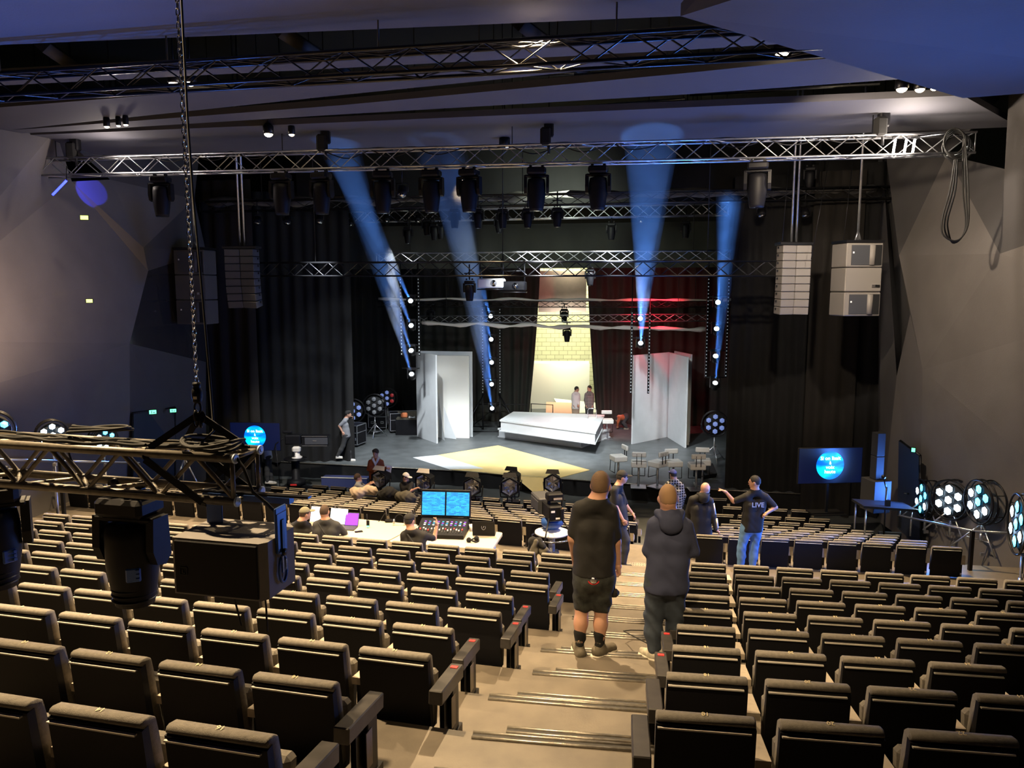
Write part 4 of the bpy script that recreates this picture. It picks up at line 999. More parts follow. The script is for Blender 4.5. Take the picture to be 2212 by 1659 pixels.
def person(label,J,Y,s=1.0,look=(0,1,0),vx=.02,skin='skin',top=None,top_len=.6,sleeve=.55,bottom='trouser_dark',bot_len=1.0,shoe='shoe_brown',sole='sole_white',sock=None,hair='hair_brown',hairstyle='short',cap=None,
           hood=False,hands=True,curl=.5,hand_dir={},point=None,girth=1.0,sit=False,fold=.0):
    W={}
    for k,v in J.items():
        p=U(v[0],v[1],Y=Y+(v[2] if len(v)>2 else 0)); W[k]=np.array(p)
    root=np.array([ (W['hl'][0]+W['hr'][0])/2,Y,min(W[k][2] for k in W if k in('al','ar','tl','tr','hl','hr')) ])
    for k in W: W[k]=W[k]-root
    rt=Vector(root)
    h=W['h'];Hd=frame(look)
    head=[('e',h+Hd[1]*-.008*s,(.077*s,.097*s,.108*s),Hd),('e',h+Hd[1]*.030*s-Hd[2]*.062*s,(.056*s,.062*s,.062*s),Hd,{'k':.03}),
          ('e',h+Hd[1]*.098*s-Hd[2]*.026*s,(.013*s,.020*s,.026*s),Hd,{'k':.012}),('e',h+Hd[1]*.080*s+Hd[2]*.018*s,(.05*s,.014*s,.012*s),Hd,{'k':.012}),('e',h+Hd[1]*.082*s-Hd[2]*.066*s,(.026*s,.010*s,.010*s),Hd,{'k':.008}),('e',h+Hd[1]*.066*s-Hd[2]*.100*s,(.024*s,.020*s,.018*s),Hd,{'k':.014})]
    for sd in(-1,1): head.append(('e',h+Hd[0]*sd*.080*s-Hd[1]*.006*s-Hd[2]*.018*s,(.011*s,.022*s,.032*s),Hd,{'k':.006}))
    n=W['n'];sl,sr=W['sl'],W['sr'];hl,hr=W['hl'],W['hr']; lat=(sr-sl); lat/=np.linalg.norm(lat)+1e-9
    neck=[('c',h-Hd[2]*.05*s-Hd[1]*.02*s,n,.056*s,.060*s,{'k':.03})]
    sw=np.linalg.norm(sr-sl); chest=(sl+sr)/2*.72+(hl+hr)/2*.28; waist=(sl+sr)/2*.38+(hl+hr)/2*.62; pel=(hl+hr)/2; hv=(hr-hl)
    g=girth
    tor=[('c',sl+lat*.03*s,n,.058*s,.062*s,{'k':.05}),('c',sr-lat*.03*s,n,.058*s,.062*s,{'k':.05})]
    for sd in(-1,1):
        tor.append(('c',chest+lat*sd*sw*.24,waist+lat*sd*sw*.19,.108*s*g,.100*s*g,{'k':.05}))
        tor.append(('c',waist+lat*sd*sw*.19,pel+hv*.30*sd,.100*s*g,.112*s*g,{'k':.05}))
    arm=lambda a,e,w,t=1.0:[('c',a,a+(e-a)*min(t*2,1),.054*s*(1+.0),(.054-.014*min(t*2,1))*s,{'k':.035})]+([('c',e,e+(w-e)*min(t*2-1,1),.042*s,(.042-.014*min(t*2-1,1))*s,{'k':.02})] if t>.5 else [])
    leg=lambda a,k,f,t=1.0:[('c',a,a+(k-a)*min(t*2,1),.086*s,(.086-.030*min(t*2,1))*s,{'k':.04})]+([('c',k,k+(f-k)*min(t*2-1,1)*.45,.056*s,.058*s,{'k':.03}),('c',k+(f-k)*min(t*2-1,1)*.4,k+(f-k)*min(t*2-1,1),.056*s,(.057-.018*min(t*2-1,1))*s,{'k':.03})] if t>.5 else [])
    body=head+neck+tor
    limbs=[]
    for a,e,w in(('sl','el','wl'),('sr','er','wr')): limbs+=arm(W[a],W[e],W[w])
    legs=[]
    for a,k,f in(('hl','kl','al'),('hr','kr','ar')):
        if k in W: legs+=leg(W[a],W[k],W[f])
    allp=body+limbs+legs
    lo,hi=bbox(allp,.03); me=nets(union(allp,.03),lo,hi,vx,skin,'person'); o=bpy.data.objects.new('person',me); COL.objects.link(o); o.location=rt
    tag(o,label,'person')
    bm=bmesh.new(); bm.from_mesh(me)
    if hands:
        for sd,w,e in((-1,'wl','el'),(1,'wr','er')):
            d=hand_dir.get(w); d=np.array(d,float) if d is not None else (W[w]-W[e]); d/=np.linalg.norm(d)
            upv=(0,0,1) if abs(d[2])<.8 else tuple(lat*sd+1e-3)
            hp=hand_prims(W[w]-d*.01*s,d,s,sd,curl if point!=w else .35,upv,point==w); l2,h2=bbox(hp,.012)
            m2=nets(union(hp,.008),l2,h2,max(.0045,vx*.42),skin,'hand')
            if m2: bm.from_mesh(m2); bpy.data.meshes.remove(m2)
    bm.to_mesh(me); bm.free(); me.polygons.foreach_set('use_smooth',[True]*len(me.polygons))
    def child(name,me_,lab=None):
        if me_ is None: return None
        c=bpy.data.objects.new(name,me_); COL.objects.link(c); c.parent=o
        if lab: c['label']=lab
        return c
    def garment(name,prims,extra,mn,clip=None,v=None,lab=None,k=.035):
        lo,hi=bbox(prims,.03+extra); base=union(prims,k,extra)
        def fn(P):
            d=base(P)
            if fold:
                ph=P[:,2]*38+P[:,0]*17+P[:,1]*9; d=d+fold*np.sin(ph+2.2*np.sin(P[:,0]*23+P[:,2]*7))*np.clip((n[2]-P[:,2]),0,1)
            if clip is not None: d=np.maximum(d,clip(P))
            return d
        return child(name,nets(fn,lo,hi,v or vx,mn,name),lab)
    mid=(hl+hr)/2
    if top:
        T=[q for q in tor]; sv=[]
        for a,e,w in(('sl','el','wl'),('sr','er','wr')): sv+=arm(W[a],W[e],W[w],sleeve)
        hem=mid-np.array([0,0,.05*s*top_len])+ (0)
        if not sit: T+= [('c',waist+lat*sd*sw*.17,mid+hv*.33*sd-np.array([0,0,.04*s*top_len]),.104*s*g,.118*s*g,{'k':.05}) for sd in(-1,1)]
        zt=n[2]+.035*s; zb=mid[2]-(.10*s*top_len if not sit else .14*s)
        nn=(n-mid)/np.linalg.norm(n-mid)
        garment('shirt' if sleeve<.8 else 'jacket',T+sv,.014*s,top,lambda P:np.where(np.linalg.norm(P[:,:2]-n[:2],axis=1)<.16*s,P[:,2]-zt,-1) if sit else np.maximum(np.where(np.linalg.norm(P[:,:2]-n[:2],axis=1)<.16*s,P[:,2]-zt,-1),np.where(np.linalg.norm(P[:,:2]-mid[:2],axis=1)<.30*s,zb-P[:,2],-1)))
    if legs and bottom:
        B=[('c',pel+hv*.30*sd+np.array([0,0,.06*s]),pel+hv*.30*sd,.108*s,.112*s,{'k':.05}) for sd in(-1,1)]
        for a,k,f in(('hl','kl','al'),('hr','kr','ar')):
            if k in W: B+=leg(W[a],W[k],W[f],bot_len)
        garment('shorts' if bot_len<.8 else 'trousers',B,.022*s,bottom,k=.03)
    for t_,a_,k_ in(('tl','al','kl'),('tr','ar','kr')):
        if t_ in W:
            a=W[a_];t2=W[t_]; f=t2-a; f[2]=0; L=np.linalg.norm(f); f=f/(L+1e-9); z0=min(a[2],t2[2]); zf=z0
            heel=np.array([a[0],a[1],t2[2]])-f*.035*s; toe=np.array([t2[0],t2[1],t2[2]])
            pr=[('c',heel+[0,0,.045*s],toe+[0,0,.034*s],.042*s,.036*s,{'k':.03}),('c',a+[0,0,.02*s],heel+f*.05*s+[0,0,.045*s],.040*s,.043*s,{'k':.02})]
            zc=t2[2]+.004
            sh=garment('shoe',pr,.004,shoe,lambda P,zc=zc:zc-P[:,2],v=min(vx,.012))
            pr2=[('c',heel+[0,0,.012*s],toe+[0,0,.012*s],.050*s,.044*s,{'k':.02})]
            so=garment('sole',pr2,0,sole,lambda P,zc=zc:np.maximum(zc-.006-P[:,2],P[:,2]-zc-.022),v=min(vx,.012))
            if sh and so: so.parent=sh
            if sock:
                garment('sock',[('c',a,a+(W[k_]-a)*.28,.042*s,.049*s)],.003,sock,v=min(vx,.012))
    # hair / cap
    if hairstyle!='bald' and hair:
        hp=[('e',h-Hd[1]*.010*s+Hd[2]*.004*s,(.082*s,.102*s,.113*s),Hd)]
        if hairstyle=='messy': hp+=[('e',h+Hd[1]*.03*s+Hd[2]*.075*s,(.075*s,.07*s,.045*s),Hd),('e',h-Hd[1]*.05*s+Hd[2]*.02*s,(.085*s,.065*s,.085*s),Hd)]
        def clip(P):
            q=(P-h)@Hd.T/s; d=np.maximum(q[:,1]*.80-q[:,2]*.60-.035+(.02 if hairstyle=='crop' else 0), -(q[:,2]+.055+.25*np.maximum(q[:,1],-.02)))
            ear=.030-np.sqrt(q[:,1]**2+(q[:,2]+.03)**2)
            return np.maximum(d,ear*1.0)*s
        garment('hair',hp,0 if hairstyle!='crop' else -.003,hair,clip,v=min(vx,.012))
    if cap:
        cm=cap if isinstance(cap,str) else cap[0]; cd=Hd[1]*(1 if isinstance(cap,str) else cap[1])
        F2=frame(cd)
        cp=garment('cap',[('e',h+Hd[2]*.012*s-Hd[1]*.008*s,(.089*s,.108*s,.116*s),Hd)],0,cm,lambda P:(.030*s-((P-h)@Hd.T)[:,2]),v=min(vx,.012))
        br=garment('brim',[('e',h+cd*.120*s+Hd[2]*.032*s,(.068*s,.075*s,.010*s),F2)],.003,cm,v=min(vx,.010))
        if cp and br: br.parent=cp
    if hairstyle!='none':
        b=mb('eye_dark')
        for sd in(-1,1): b.ball(Vector(h+Hd[0]*sd*.031*s+Hd[1]*.083*s+Hd[2]*.002*s),.011*s,8,6)
        c=b.build('eyes',None,o); b=mb('lip'); b.ball(Vector(h+Hd[1]*.092*s-Hd[2]*.066*s),(.020*s,.008*s,.006*s),8,6); b.build('mouth',None,o)
    if hood:
        pr=[('e',n+np.array([0,-.02,.0])*s,(.115*s,.095*s,.045*s),frame((0,1,0))),('e',n+np.array([0,-.085,-.055])*s,(.095*s,.055*s,.085*s),frame((0,1,0)),{'k':.04}),('c',n+np.array([-.10,.0,.02])*s,n+np.array([0,-.075,.03])*s,.028*s,.032*s,{'k':.02}),('c',n+np.array([.10,.0,.02])*s,n+np.array([0,-.075,.03])*s,.028*s,.032*s,{'k':.02})]
        garment('hood',pr,.004,top)
    return o,W,rt
def aisle_floor(px,py):
    for m in range(-1,NL):
        z=zfl(m) if m<NL-1 else CZ-5.1; p=U(px,py,z=z); E0=edge(m) if m>0 else edge(0); 
        def yat(E,x):
            for i in range(3):
                if E[i].x<=x<=E[i+1].x: return E[i].y+(E[i+1].y-E[i].y)*(x-E[i].x)/(E[i+1].x-E[i].x)
            return 99
        if yat(edge(m),p.x)<=p.y+.02 and p.y<yat(edge(m+1),p.x)+.02: return p,m
    return None,None
def anchored(J,px,py):
    p,m=aisle_floor(px,py); print('AISLE',px,py,p,m); return p
p1,_=aisle_floor(1272,1411)
PE={}
PE['m1'],W1,r1=person('man seen from behind in black t-shirt, camouflage shorts and brown trainers on the aisle steps',
  dict(h=(1298,1046,.02),n=(1290,1083,0),sl=(1253,1100,-.02),sr=(1319,1106,.02),el=(1237,1163,.02),er=(1331,1170,.02),wl=(1243,1215,.16),wr=(1335,1219,.06),hl=(1266,1244,0),hr=(1301,1244,0),kl=(1257,1312,.06),kr=(1299,1316,.03),al=(1252,1389,0),ar=(1295,1391,-.02),tl=(1243,1401,.16),tr=(1322,1407,.07)),
  p1.y,s=1.06,look=(.35,.93,.02),vx=.013,top='shirt_black',sleeve=.40,top_len=-.2,bottom='camo_short',bot_len=.43,shoe='shoe_brown',sock='black_cloth',hair='hair_mid',curl=.75,girth=.98,fold=.006)
o=PE['m1']
b=mb('hivis_green'); q=W1['wr']+np.array([-.085,-.02,-.10]); b.box(tuple(q),(.035,.05,.17),bev=.015); t_=b.build('glove',None); t_.location=r1; tag(t_,'bright green glove tucked at the waist of the man in shorts','glove')
b=mb('hair_black'); q=W1['wr']+np.array([-.03,-.02,-.26]); b.box(tuple(q),(.09,.06,.08),rot=(0,0,.2),bev=.03); b.tube(tuple(q),tuple(q+np.array([0,0,.16])),.006); t_=b.build('pouch',None); t_.location=r1; tag(t_,'small black pouch dangling below the green glove at the hip','pouch')
b=mb('chrome'); c=(W1['hl']+W1['hr'])/2+np.array([-.02,-.150,.02]); b.lathe(tuple(c),[(.0,.016),(.03,.012),(.03,0)],(0,-1,0),n=12); b.use('red'); b.path([Vector(c)+Vector((.045*math.cos(a),.004,.03*math.sin(a)-.01)) for a in [PI+PI*k/8 for k in range(9)]],.006); b.build('belt_clip',None,o)
b=mb('black_cloth'); b.path([Vector(W1['n'])+Vector((.07*math.cos(a),.06*math.sin(a),.03+.02*math.sin(a))) for a in [2*PI*k/16 for k in range(16)]],.006,5,True); b.build('neck_cord',None,o)
p2,_=aisle_floor(1408,1422)
PE['m2'],W2x,r2=person('man seen from behind in navy hooded sweatshirt and dark jeans on the aisle steps',
  dict(h=(1443,1074,.0),n=(1446,1112,0),sl=(1415,1134,0),sr=(1481,1138,0),el=(1402,1188,.02),er=(1497,1190,.02),wl=(1426,1186,.28),wr=(1468,1188,.28),hl=(1420,1258,0),hr=(1459,1258,0),kl=(1412,1330,.05),kr=(1457,1326,.05),al=(1412,1398,0),ar=(1457,1388,.10),tl=(1388,1414,.08),tr=(1462,1404,.22)),
  p2.y,s=1.03,look=(.05,1,-.1),vx=.013,top='hood_navy',sleeve=1.0,top_len=.7,bottom='jean_dark',shoe='shoe_cream',hair='hair_light',hairstyle='crop',hood=True,curl=.9,girth=1.0,fold=.007)
YX=U(1350,1228,z=CZ-5.1).y
PE['m3'],_,_=person('man in dark cap and black t-shirt walking to the right across the aisle landing',
  dict(h=(1344,1030,0),n=(1336,1050,0),sl=(1338,1058,.18),sr=(1326,1059,-.14),el=(1352,1092,.22),er=(1329,1092,-.16),wl=(1366,1109,.22),wr=(1346,1124,-.18),hl=(1343,1128,.08),hr=(1336,1129,-.06),kl=(1340,1168,.08),kr=(1352,1166,-.06),al=(1333,1204,.10),ar=(1347,1212,-.04),tl=(1346,1216,.12),tr=(1362,1228,-.02)),
  YX,s=1.0,look=(1,.15,-.12),vx=.018,top='shirt_black',sleeve=.42,bottom='trouser_dark',shoe='trouser_dark',cap='shirt_black',hair='hair_black')
PE['m4'],_,_=person('man in blue cap and black-and-white checked shirt seen from behind, in front of the stools',
  dict(h=(1454,1024,0),n=(1456,1036,0),sl=(1442,1047,0),sr=(1471,1048,0),el=(1437,1070,0),er=(1477,1071,0),wl=(1443,1093,.1),wr=(1473,1092,.1),hl=(1450,1097,0),hr=(1465,1097,0),kl=(1450,1135,0),kr=(1466,1135,0),al=(1450,1168,0),ar=(1466,1168,0),tl=(1449,1171,.2),tr=(1467,1171,.2)),
  U(1457,1100,D=18.6).y,s=.95,look=(-.3,1,0),vx=.02,top='plaid',sleeve=1,bottom='trouser_dark',cap='cap_blue',hair='hair_black')
PE['m5'],W5,r5=person('bald man in black hooded jacket with white sleeve stripes leaning on a seat back',
  dict(h=(1524,1054,0),n=(1519,1069,0),sl=(1495,1079,0),sr=(1534,1082,0),el=(1486,1106,.1),er=(1541,1115,-.05),wl=(1493,1126,.2),wr=(1546,1144,-.10),hl=(1502,1150,0),hr=(1526,1150,0),kl=(1503,1185,.02),kr=(1530,1185,.02),al=(1504,1213,0),ar=(1534,1213,0),tl=(1499,1218,.15),tr=(1550,1218,.08)),
  U(1525,1217,D=14.75).y,s=.98,look=(.85,.5,0),vx=.018,top='shirt_black',sleeve=1,bottom='trouser_dark',shoe='trouser_dark',hair=None,hood=True,hand_dir={'wr':(.8,-.1,-.5)},curl=.6)
b=mb('white_shirt')
for a_,e_ in((W5['sr'],W5['er']),(W5['er'],W5['wr'])):
    for t0,t1 in((.12,.85),):
        p=a_+(e_-a_)*t0+np.array([.045,-.036,0]);q=a_+(e_-a_)*t1+np.array([.035,-.036,0]); b.tube(tuple(p),tuple(q),.020,n=6)
b.build('sleeve_stripe',None,PE['m5'],'white stripe down the sleeve')
PE['m6'],W6,r6=person('man in black t-shirt and light blue jeans pointing left with outstretched arm',
  dict(h=(1630,1040,0),n=(1631,1060,0),sl=(1611,1073,.0),sr=(1654,1074,0),el=(1585,1083,.05),er=(1675,1096,-.05),wl=(1568,1063,.08),wr=(1657,1108,-.12),hl=(1612,1140,0),hr=(1635,1140,0),kl=(1602,1182,0),kr=(1629,1182,.03),al=(1600,1224,0),ar=(1625,1226,0),tl=(1593,1233,.10),tr=(1622,1234,.12)),
  U(1612,1230,D=13.85).y,s=.97,look=(-.9,.42,0),vx=.016,top='shirt_black',sleeve=.42,bottom='jean_blue',shoe='trouser_dark',hair='hair_black',point='wl',curl=.6,hand_dir={'wl':(-.9,.1,.45),'wr':(-.5,.1,-.3)},fold=.004)
tm=text_mesh('LIVE',.12,'light_grey_blue',.001,'lettering',bold=True)
c=(W6['sl']+W6['sr'])/2; mobj('lettering',tm,PE['m6'],tuple(c+np.array([0,-.145,-.11])),(PI/2-.05,0,0))
PE['m7'],W7,r7=person('man with headset in navy, orange and pale jacket standing by the left camera pedestal',
  dict(h=(582,934,0),n=(577,943,0),sl=(573,951,.14),sr=(575,951,-.14),el=(584,963,.16),er=(577,968,-.18),wl=(594,958,.12),wr=(594,951,-.12),hl=(578,986,.08),hr=(579,987,-.08),kl=(583,1014,.10),kr=(577,1015,-.08),al=(587,1040,.1),ar=(578,1039,-.08),tl=(596,1045,.1),tr=(588,1044,-.08)),
  U(582,1044,D=25.2).y,s=1.02,look=(1,.1,-.15),vx=.022,top='light_grey_blue',sleeve=1,bottom='trouser_dark',shoe='white_shirt',hair='hair_brown',hairstyle='messy')
b=mb('navy'); c=(W7['sl']+W7['sr'])/2
m_=nets(union([('c',W7['sl'],W7['n'],.09,.08),('c',W7['sr'],W7['n'],.09,.08),('c',c+np.array([0,.09,-.02]),c+np.array([0,.09,-.12]),.13,.12),('c',c-np.array([0,.09,.02]),c-np.array([0,.09,.12]),.13,.12)],.03),c-.36,c+.30,.022,'navy','yoke'); o=mobj('jacket_yoke',m_,PE['m7']); o['label']='navy blue shoulder part of jacket'
m_=nets(union([('c',W7['er'],W7['er']*.1+W7['wr']*.9,.066,.05),('c',W7['er'],W7['er']*.6+W7['sr']*.4,.066,.072)],.02),W7['er']-.35,W7['er']+.35,.022,'orange_band','yoke'); o=mobj('jacket_sleeve',m_,PE['m7']); o['label']='orange sleeve'
PE['m8'],_,_=person('man in grey t-shirt and dark trousers striding across the left of the stage',
  dict(h=(752,894,0),n=(748,904,0),sl=(746,909,.16),sr=(744,910,-.16),el=(759,919,.2),er=(733,920,-.2),wl=(760,905,.14),wr=(740,934,-.2),hl=(749,940,.08),hr=(747,940,-.08),kl=(753,964,.08),kr=(741,963,-.08),al=(756,989,.06),ar=(730,984,-.10),tl=(766,996,.06),tr=(738,990,-.10)),
  U(756,996,z=ZS).y,s=1.0,look=(1,.1,0),vx=.022,top='grey_shirt',sleeve=.42,bottom='trouser_dark',shoe='white_shirt',hair='hair_black',hairstyle='messy')
PE['m9'],W9,r9=person('man in rust-orange hooded jacket holding white papers below the stage edge',
  dict(h=(811,978,0),n=(812,991,0),sl=(800,998,0),sr=(824,998,0),el=(796,1014,-.05),er=(828,1012,-.05),wl=(809,1017,-.22),wr=(836,1011,-.22),hl=(805,1030,0),hr=(818,1030,0),kl=(804,1062,0),kr=(819,1062,0),al=(804,1090,0),ar=(819,1090,0),tl=(803,1096,-.2),tr=(820,1096,-.2)),
  U(811,1093,z=.1).y,s=1.0,look=(-.25,-1,-.25),vx=.02,top='rust_jacket',sleeve=1,bottom='trouser_dark',hair='hair_brown',hairstyle='messy')
m_=nets(union([('c',W9['n']+np.array([-.07,-.08,.0]),W9['n']+np.array([0,-.13,-.16]),.045,.02),('c',W9['n']+np.array([.07,-.08,.0]),W9['n']+np.array([0,-.13,-.16]),.045,.02),('c',W9['n']+np.array([-.08,0,.02]),W9['n']+np.array([.08,0,.02]),.05,.05)],.02),W9['n']-.3,W9['n']+.2,.018,'white_shirt','collar'); o=mobj('collar',m_,PE['m9']); o['label']='pale pink fleece collar'
b=mb('paper'); q=U(840,1014,Y=r9.y-.26); 
for i in range(4): b.box((0,.006*i,0),(.14,.002,.21),rot=(0,.1+.05*i,.2))
o=b.build('paper_sheets'); o.location=q; tag(o,'white paper sheets held up by the man in the rust jacket','papers')
PE['m10'],W10,r10=person('man in grey t-shirt sitting sideways on the front seats, reaching to a lamp',
  dict(h=(773,1031,0),n=(776,1041,0),sl=(778,1047,.16),sr=(772,1049,-.16),el=(789,1051,.16),er=(786,1054,-.16),wl=(800,1043,.1),wr=(800,1046,-.12),hl=(772,1068,.1),hr=(771,1068,-.1),kl=(806,1066,.1),kr=(806,1069,-.1),al=(835,1068,.1),ar=(835,1071,-.1),tl=(842,1064,.1),tr=(842,1067,-.1)),
  U(772,1068,D=21.4).y,s=1.0,look=(.9,.4,.1),vx=.022,top='grey_shirt',sleeve=.42,bottom='trouser_dark',hair='hair_brown',sit=True)
PE['m11'],_,_=person('man in black t-shirt and black-and-white cap seated by the second front lamp',
  dict(h=(877,1030,0),n=(877,1041,0),sl=(868,1047,.05),sr=(889,1046,-.05),el=(872,1062,-.05),er=(884,1062,-.2),wl=(885,1066,-.2),wr=(897,1056,-.18),hl=(873,1074,0),hr=(888,1074,0),kl=(893,1072,-.1),kr=(904,1074,-.1),al=(893,1098,0),ar=(904,1098,-.1),tl=(900,1101,-.1),tr=(911,1101,-.1)),
  U(880,1090,D=21.3).y,s=1.0,look=(.8,-.4,-.2),vx=.022,top='shirt_black',sleeve=.45,bottom='trouser_dark',hair='hair_black',cap='white_shirt',sit=True)
Yt=U(700,1170,D=13.6).y
PE['m12'],_,_=person('man in khaki cap and black t-shirt sitting leftmost at the control table',
  dict(h=(659,1109,0),n=(651,1127,-.05),sl=(633,1137,0),sr=(665,1136,.05),el=(630,1162,.12),er=(675,1155,.18),wl=(655,1150,.38),wr=(673,1134,.40),hl=(640,1178,0),hr=(662,1178,0),kl=(645,1182,.42),kr=(668,1182,.42),al=(645,1226,.40),ar=(668,1226,.40),tl=(645,1228,.58),tr=(668,1228,.58)),
  Yt+.25,s=.98,look=(.8,.6,0),vx=.018,top='shirt_black',sleeve=.45,bottom='trouser_dark',hair='hair_brown',cap='cap_khaki',sit=True)
PE['m13'],W13,r13=person('broad man in dark grey shirt with crossbody strap seen from behind at the laptops',
  dict(h=(701,1104,0),n=(703,1125,-.03),sl=(684,1134,0),sr=(727,1135,0),el=(680,1160,.12),er=(746,1153,.15),wl=(694,1150,.35),wr=(735,1139,.36),hl=(690,1182,0),hr=(722,1182,0),kl=(690,1186,.42),kr=(724,1186,.42),al=(690,1228,.4),ar=(724,1228,.4),tl=(690,1230,.58),tr=(724,1230,.58)),
  Yt,s=1.04,look=(.1,1,-.1),vx=.018,top='trouser_dark',sleeve=.45,bottom='trouser_dark',hair='hair_brown',hairstyle='crop',sit=True,girth=1.15)
Yc=U(900,1190,D=12.6).y
PE['m14'],W14,r14=person('man in black cap and black t-shirt raising a finger at the mixing console screens',
  dict(h=(885,1123,0),n=(888,1146,-.03),sl=(873,1156,0),sr=(915,1157,0),el=(872,1180,.12),er=(938,1163,.15),wl=(905,1168,.35),wr=(944,1134,.22),hl=(882,1202,0),hr=(912,1202,0),kl=(882,1206,.42),kr=(914,1206,.42),al=(882,1246,.35),ar=(914,1246,.35),tl=(882,1250,.5),tr=(914,1250,.5)),
  Yc,s=.98,look=(.45,.9,0),vx=.018,top='shirt_black',sleeve=.42,bottom='trouser_dark',hair='hair_black',cap=('shirt_black',1),sit=True,point='wr',hand_dir={'wr':(-.1,.1,1)})
for W_,r_,nm in((W13,r13,'m13'),(W14,r14,'m14')):
    b=mb('rubber'); a=W_['sl']+np.array([.06,-.03,.05]); q=W_['hr']+np.array([.05,-.14,.1]); m_=(a+q)/2+np.array([0,-.10,0]); b.path([tuple(a+np.array([0,.08,.0])),tuple(a+np.array([0,-.05,.0])),tuple(m_+np.array([-.03,-.02,.05])),tuple(m_),tuple(q)],.014,5); b.build('shoulder_strap',None,PE[nm])
PE['m15'],_,_=person('man in white jumper and beige trousers standing in the rear opening',
  dict(h=(1246,840,0),n=(1244,847,0),sl=(1238,852,0),sr=(1250,852,0),el=(1237,864,0),er=(1251,864,0),wl=(1239,875,-.1),wr=(1249,874,-.15),hl=(1240,880,0),hr=(1247,880,0),kl=(1240,902,0),kr=(1247,902,0),al=(1240,921,0),ar=(1247,921,0),tl=(1241,925,-.2),tr=(1250,925,-.1)),
  U(1244,925,z=ZS).y,s=.98,look=(1,.1,0),vx=.026,top='white_shirt',sleeve=1,bottom='trouser_beige',hair='hair_black')
PE['m16'],_,_=person('man in dark checked shirt standing right of the man in white at the rear',
  dict(h=(1273,838,0),n=(1273,846,0),sl=(1266,852,0),sr=(1280,852,0),el=(1264,865,0),er=(1281,865,0),wl=(1266,876,-.1),wr=(1280,876,-.1),hl=(1269,880,0),hr=(1277,880,0),kl=(1269,902,0),kr=(1277,902,0),al=(1269,922,0),ar=(1277,922,0),tl=(1266,926,-.1),tr=(1277,926,-.2)),
  U(1273,926,z=ZS).y,s=1.0,look=(-.9,-.4,0),vx=.026,top='plaid',sleeve=1,bottom='trouser_dark',hair='hair_black')
PE['m17'],_,_=person('crouching person in reddish brown top bending over behind the platform, right',
  dict(h=(1333,905,0),n=(1337,900,0),sl=(1338,901,.14),sr=(1339,902,-.14),el=(1335,911,.14),er=(1335,912,-.14),wl=(1334,920,.1),wr=(1334,920,-.1),hl=(1352,902,.08),hr=(1352,902,-.08),kl=(1345,913,.1),kr=(1347,913,-.1),al=(1353,923,.1),ar=(1354,924,-.1),tl=(1348,927,.1),tr=(1349,927,-.1)),
  U(1345,927,z=ZS).y,s=1.0,look=(-.7,-.1,-.7),vx=.026,top='rust_jacket',sleeve=1,bottom='trouser_dark',hair='hair_black',sit=True)
# ================================================================ foreground truss, hoist, moving head, speaker
FT1=U(512,1034,D=4.22)  # right end centre
ztp=U(512,988,D=4.22).z; zbt=U(512,1084,D=4.22).z
FT1=Vector((U(538,1034,D=4.32).x,U(538,1034,D=4.32).y,(ztp+zbt)/2)); FT0=U(-260,985,D=5.0); FT0=Vector((FT0.x,FT0.y,FT1.z))
mat('truss_near',(.17,.15,.12),.42,.25,noise=.35,nscale=25,bump=.05,bscale=120)
ft=truss('black square truss hanging close on the left from a chain hoist',FT0,FT1,.24,ztp-zbt,.0255,.0135,.235,'truss_near',near=True)
b=mb('rubber')
d=(FT1-FT0).normalized(); up=Vector((0,0,1)); sd=d.cross(up).normalized()
def onF(t,a,h): return FT1-d*t+sd*a+up*h
hh=(ztp-zbt)/2
for j,(r,t0,t1,a) in enumerate(((.012,.15,2.4,.05),(.009,.0,2.4,-.03),(.010,.6,2.2,.10),(.008,.3,1.6,.0))):
    b.path([onF(t0+(t1-t0)*i/60,a+.018*math.sin(i*.21+j*2),hh+.032+.008*math.sin(i*.3+j)**2) for i in range(61)],r,6)
tag(b.build('cable_run'),'black cables lying along the top of the near left truss','cable')
b=mb('rubber')
for j in range(3): b.path([onF(.20+.16*math.cos(a)*(1+.06*j),.03+.12*math.sin(a)*(1+.08*j),hh+.045+.014*j+.015*math.sin(2*a+j)) for a in [2*PI*k/28 for k in range(28)]],.009,6,True)
tag(b.build('cable_coil'),'thick cable looped on the right end of the near truss','cable')
b=mb('rubber')
for j in range(3): b.path([onF(1.02+.20*math.cos(a),-.02+.09*math.sin(a)-.02*j,hh+.06+.05*max(0,math.sin(a*.5+j*.4))) for a in [2*PI*k/28 for k in range(25)]],.0085,6)
tag(b.build('cable_coil'),'loose cable loop on the near truss left of the hoist strap','cable')
b=mb('rubber'); 
b.path([onF(.02,.10,hh+.02),onF(-.05,.12,hh-.05),onF(-.10,.12,hh-.18),onF(-.17,.10,-hh-.0),onF(-.24,.06,-hh-.10)],.009,6)
tag(b.build('cable'),'single black cable drooping from the truss end to the speaker bracket','cable')
b=mb('rubber'); b.path([onF(1.35,-.1,hh),onF(1.33,-.13,-hh*.2),onF(1.25,-.14,-hh-.02),onF(1.05,-.10,-hh-.09),onF(.88,-.05,-hh-.10)],.007,6); b.path([onF(1.0,-.12,-hh+.0),onF(.92,-.13,-hh-.06),onF(.86,-.06,-hh-.1)],.006,6)
tag(b.build('cable'),'thin cables drooping from the near truss to the big moving head','cable')
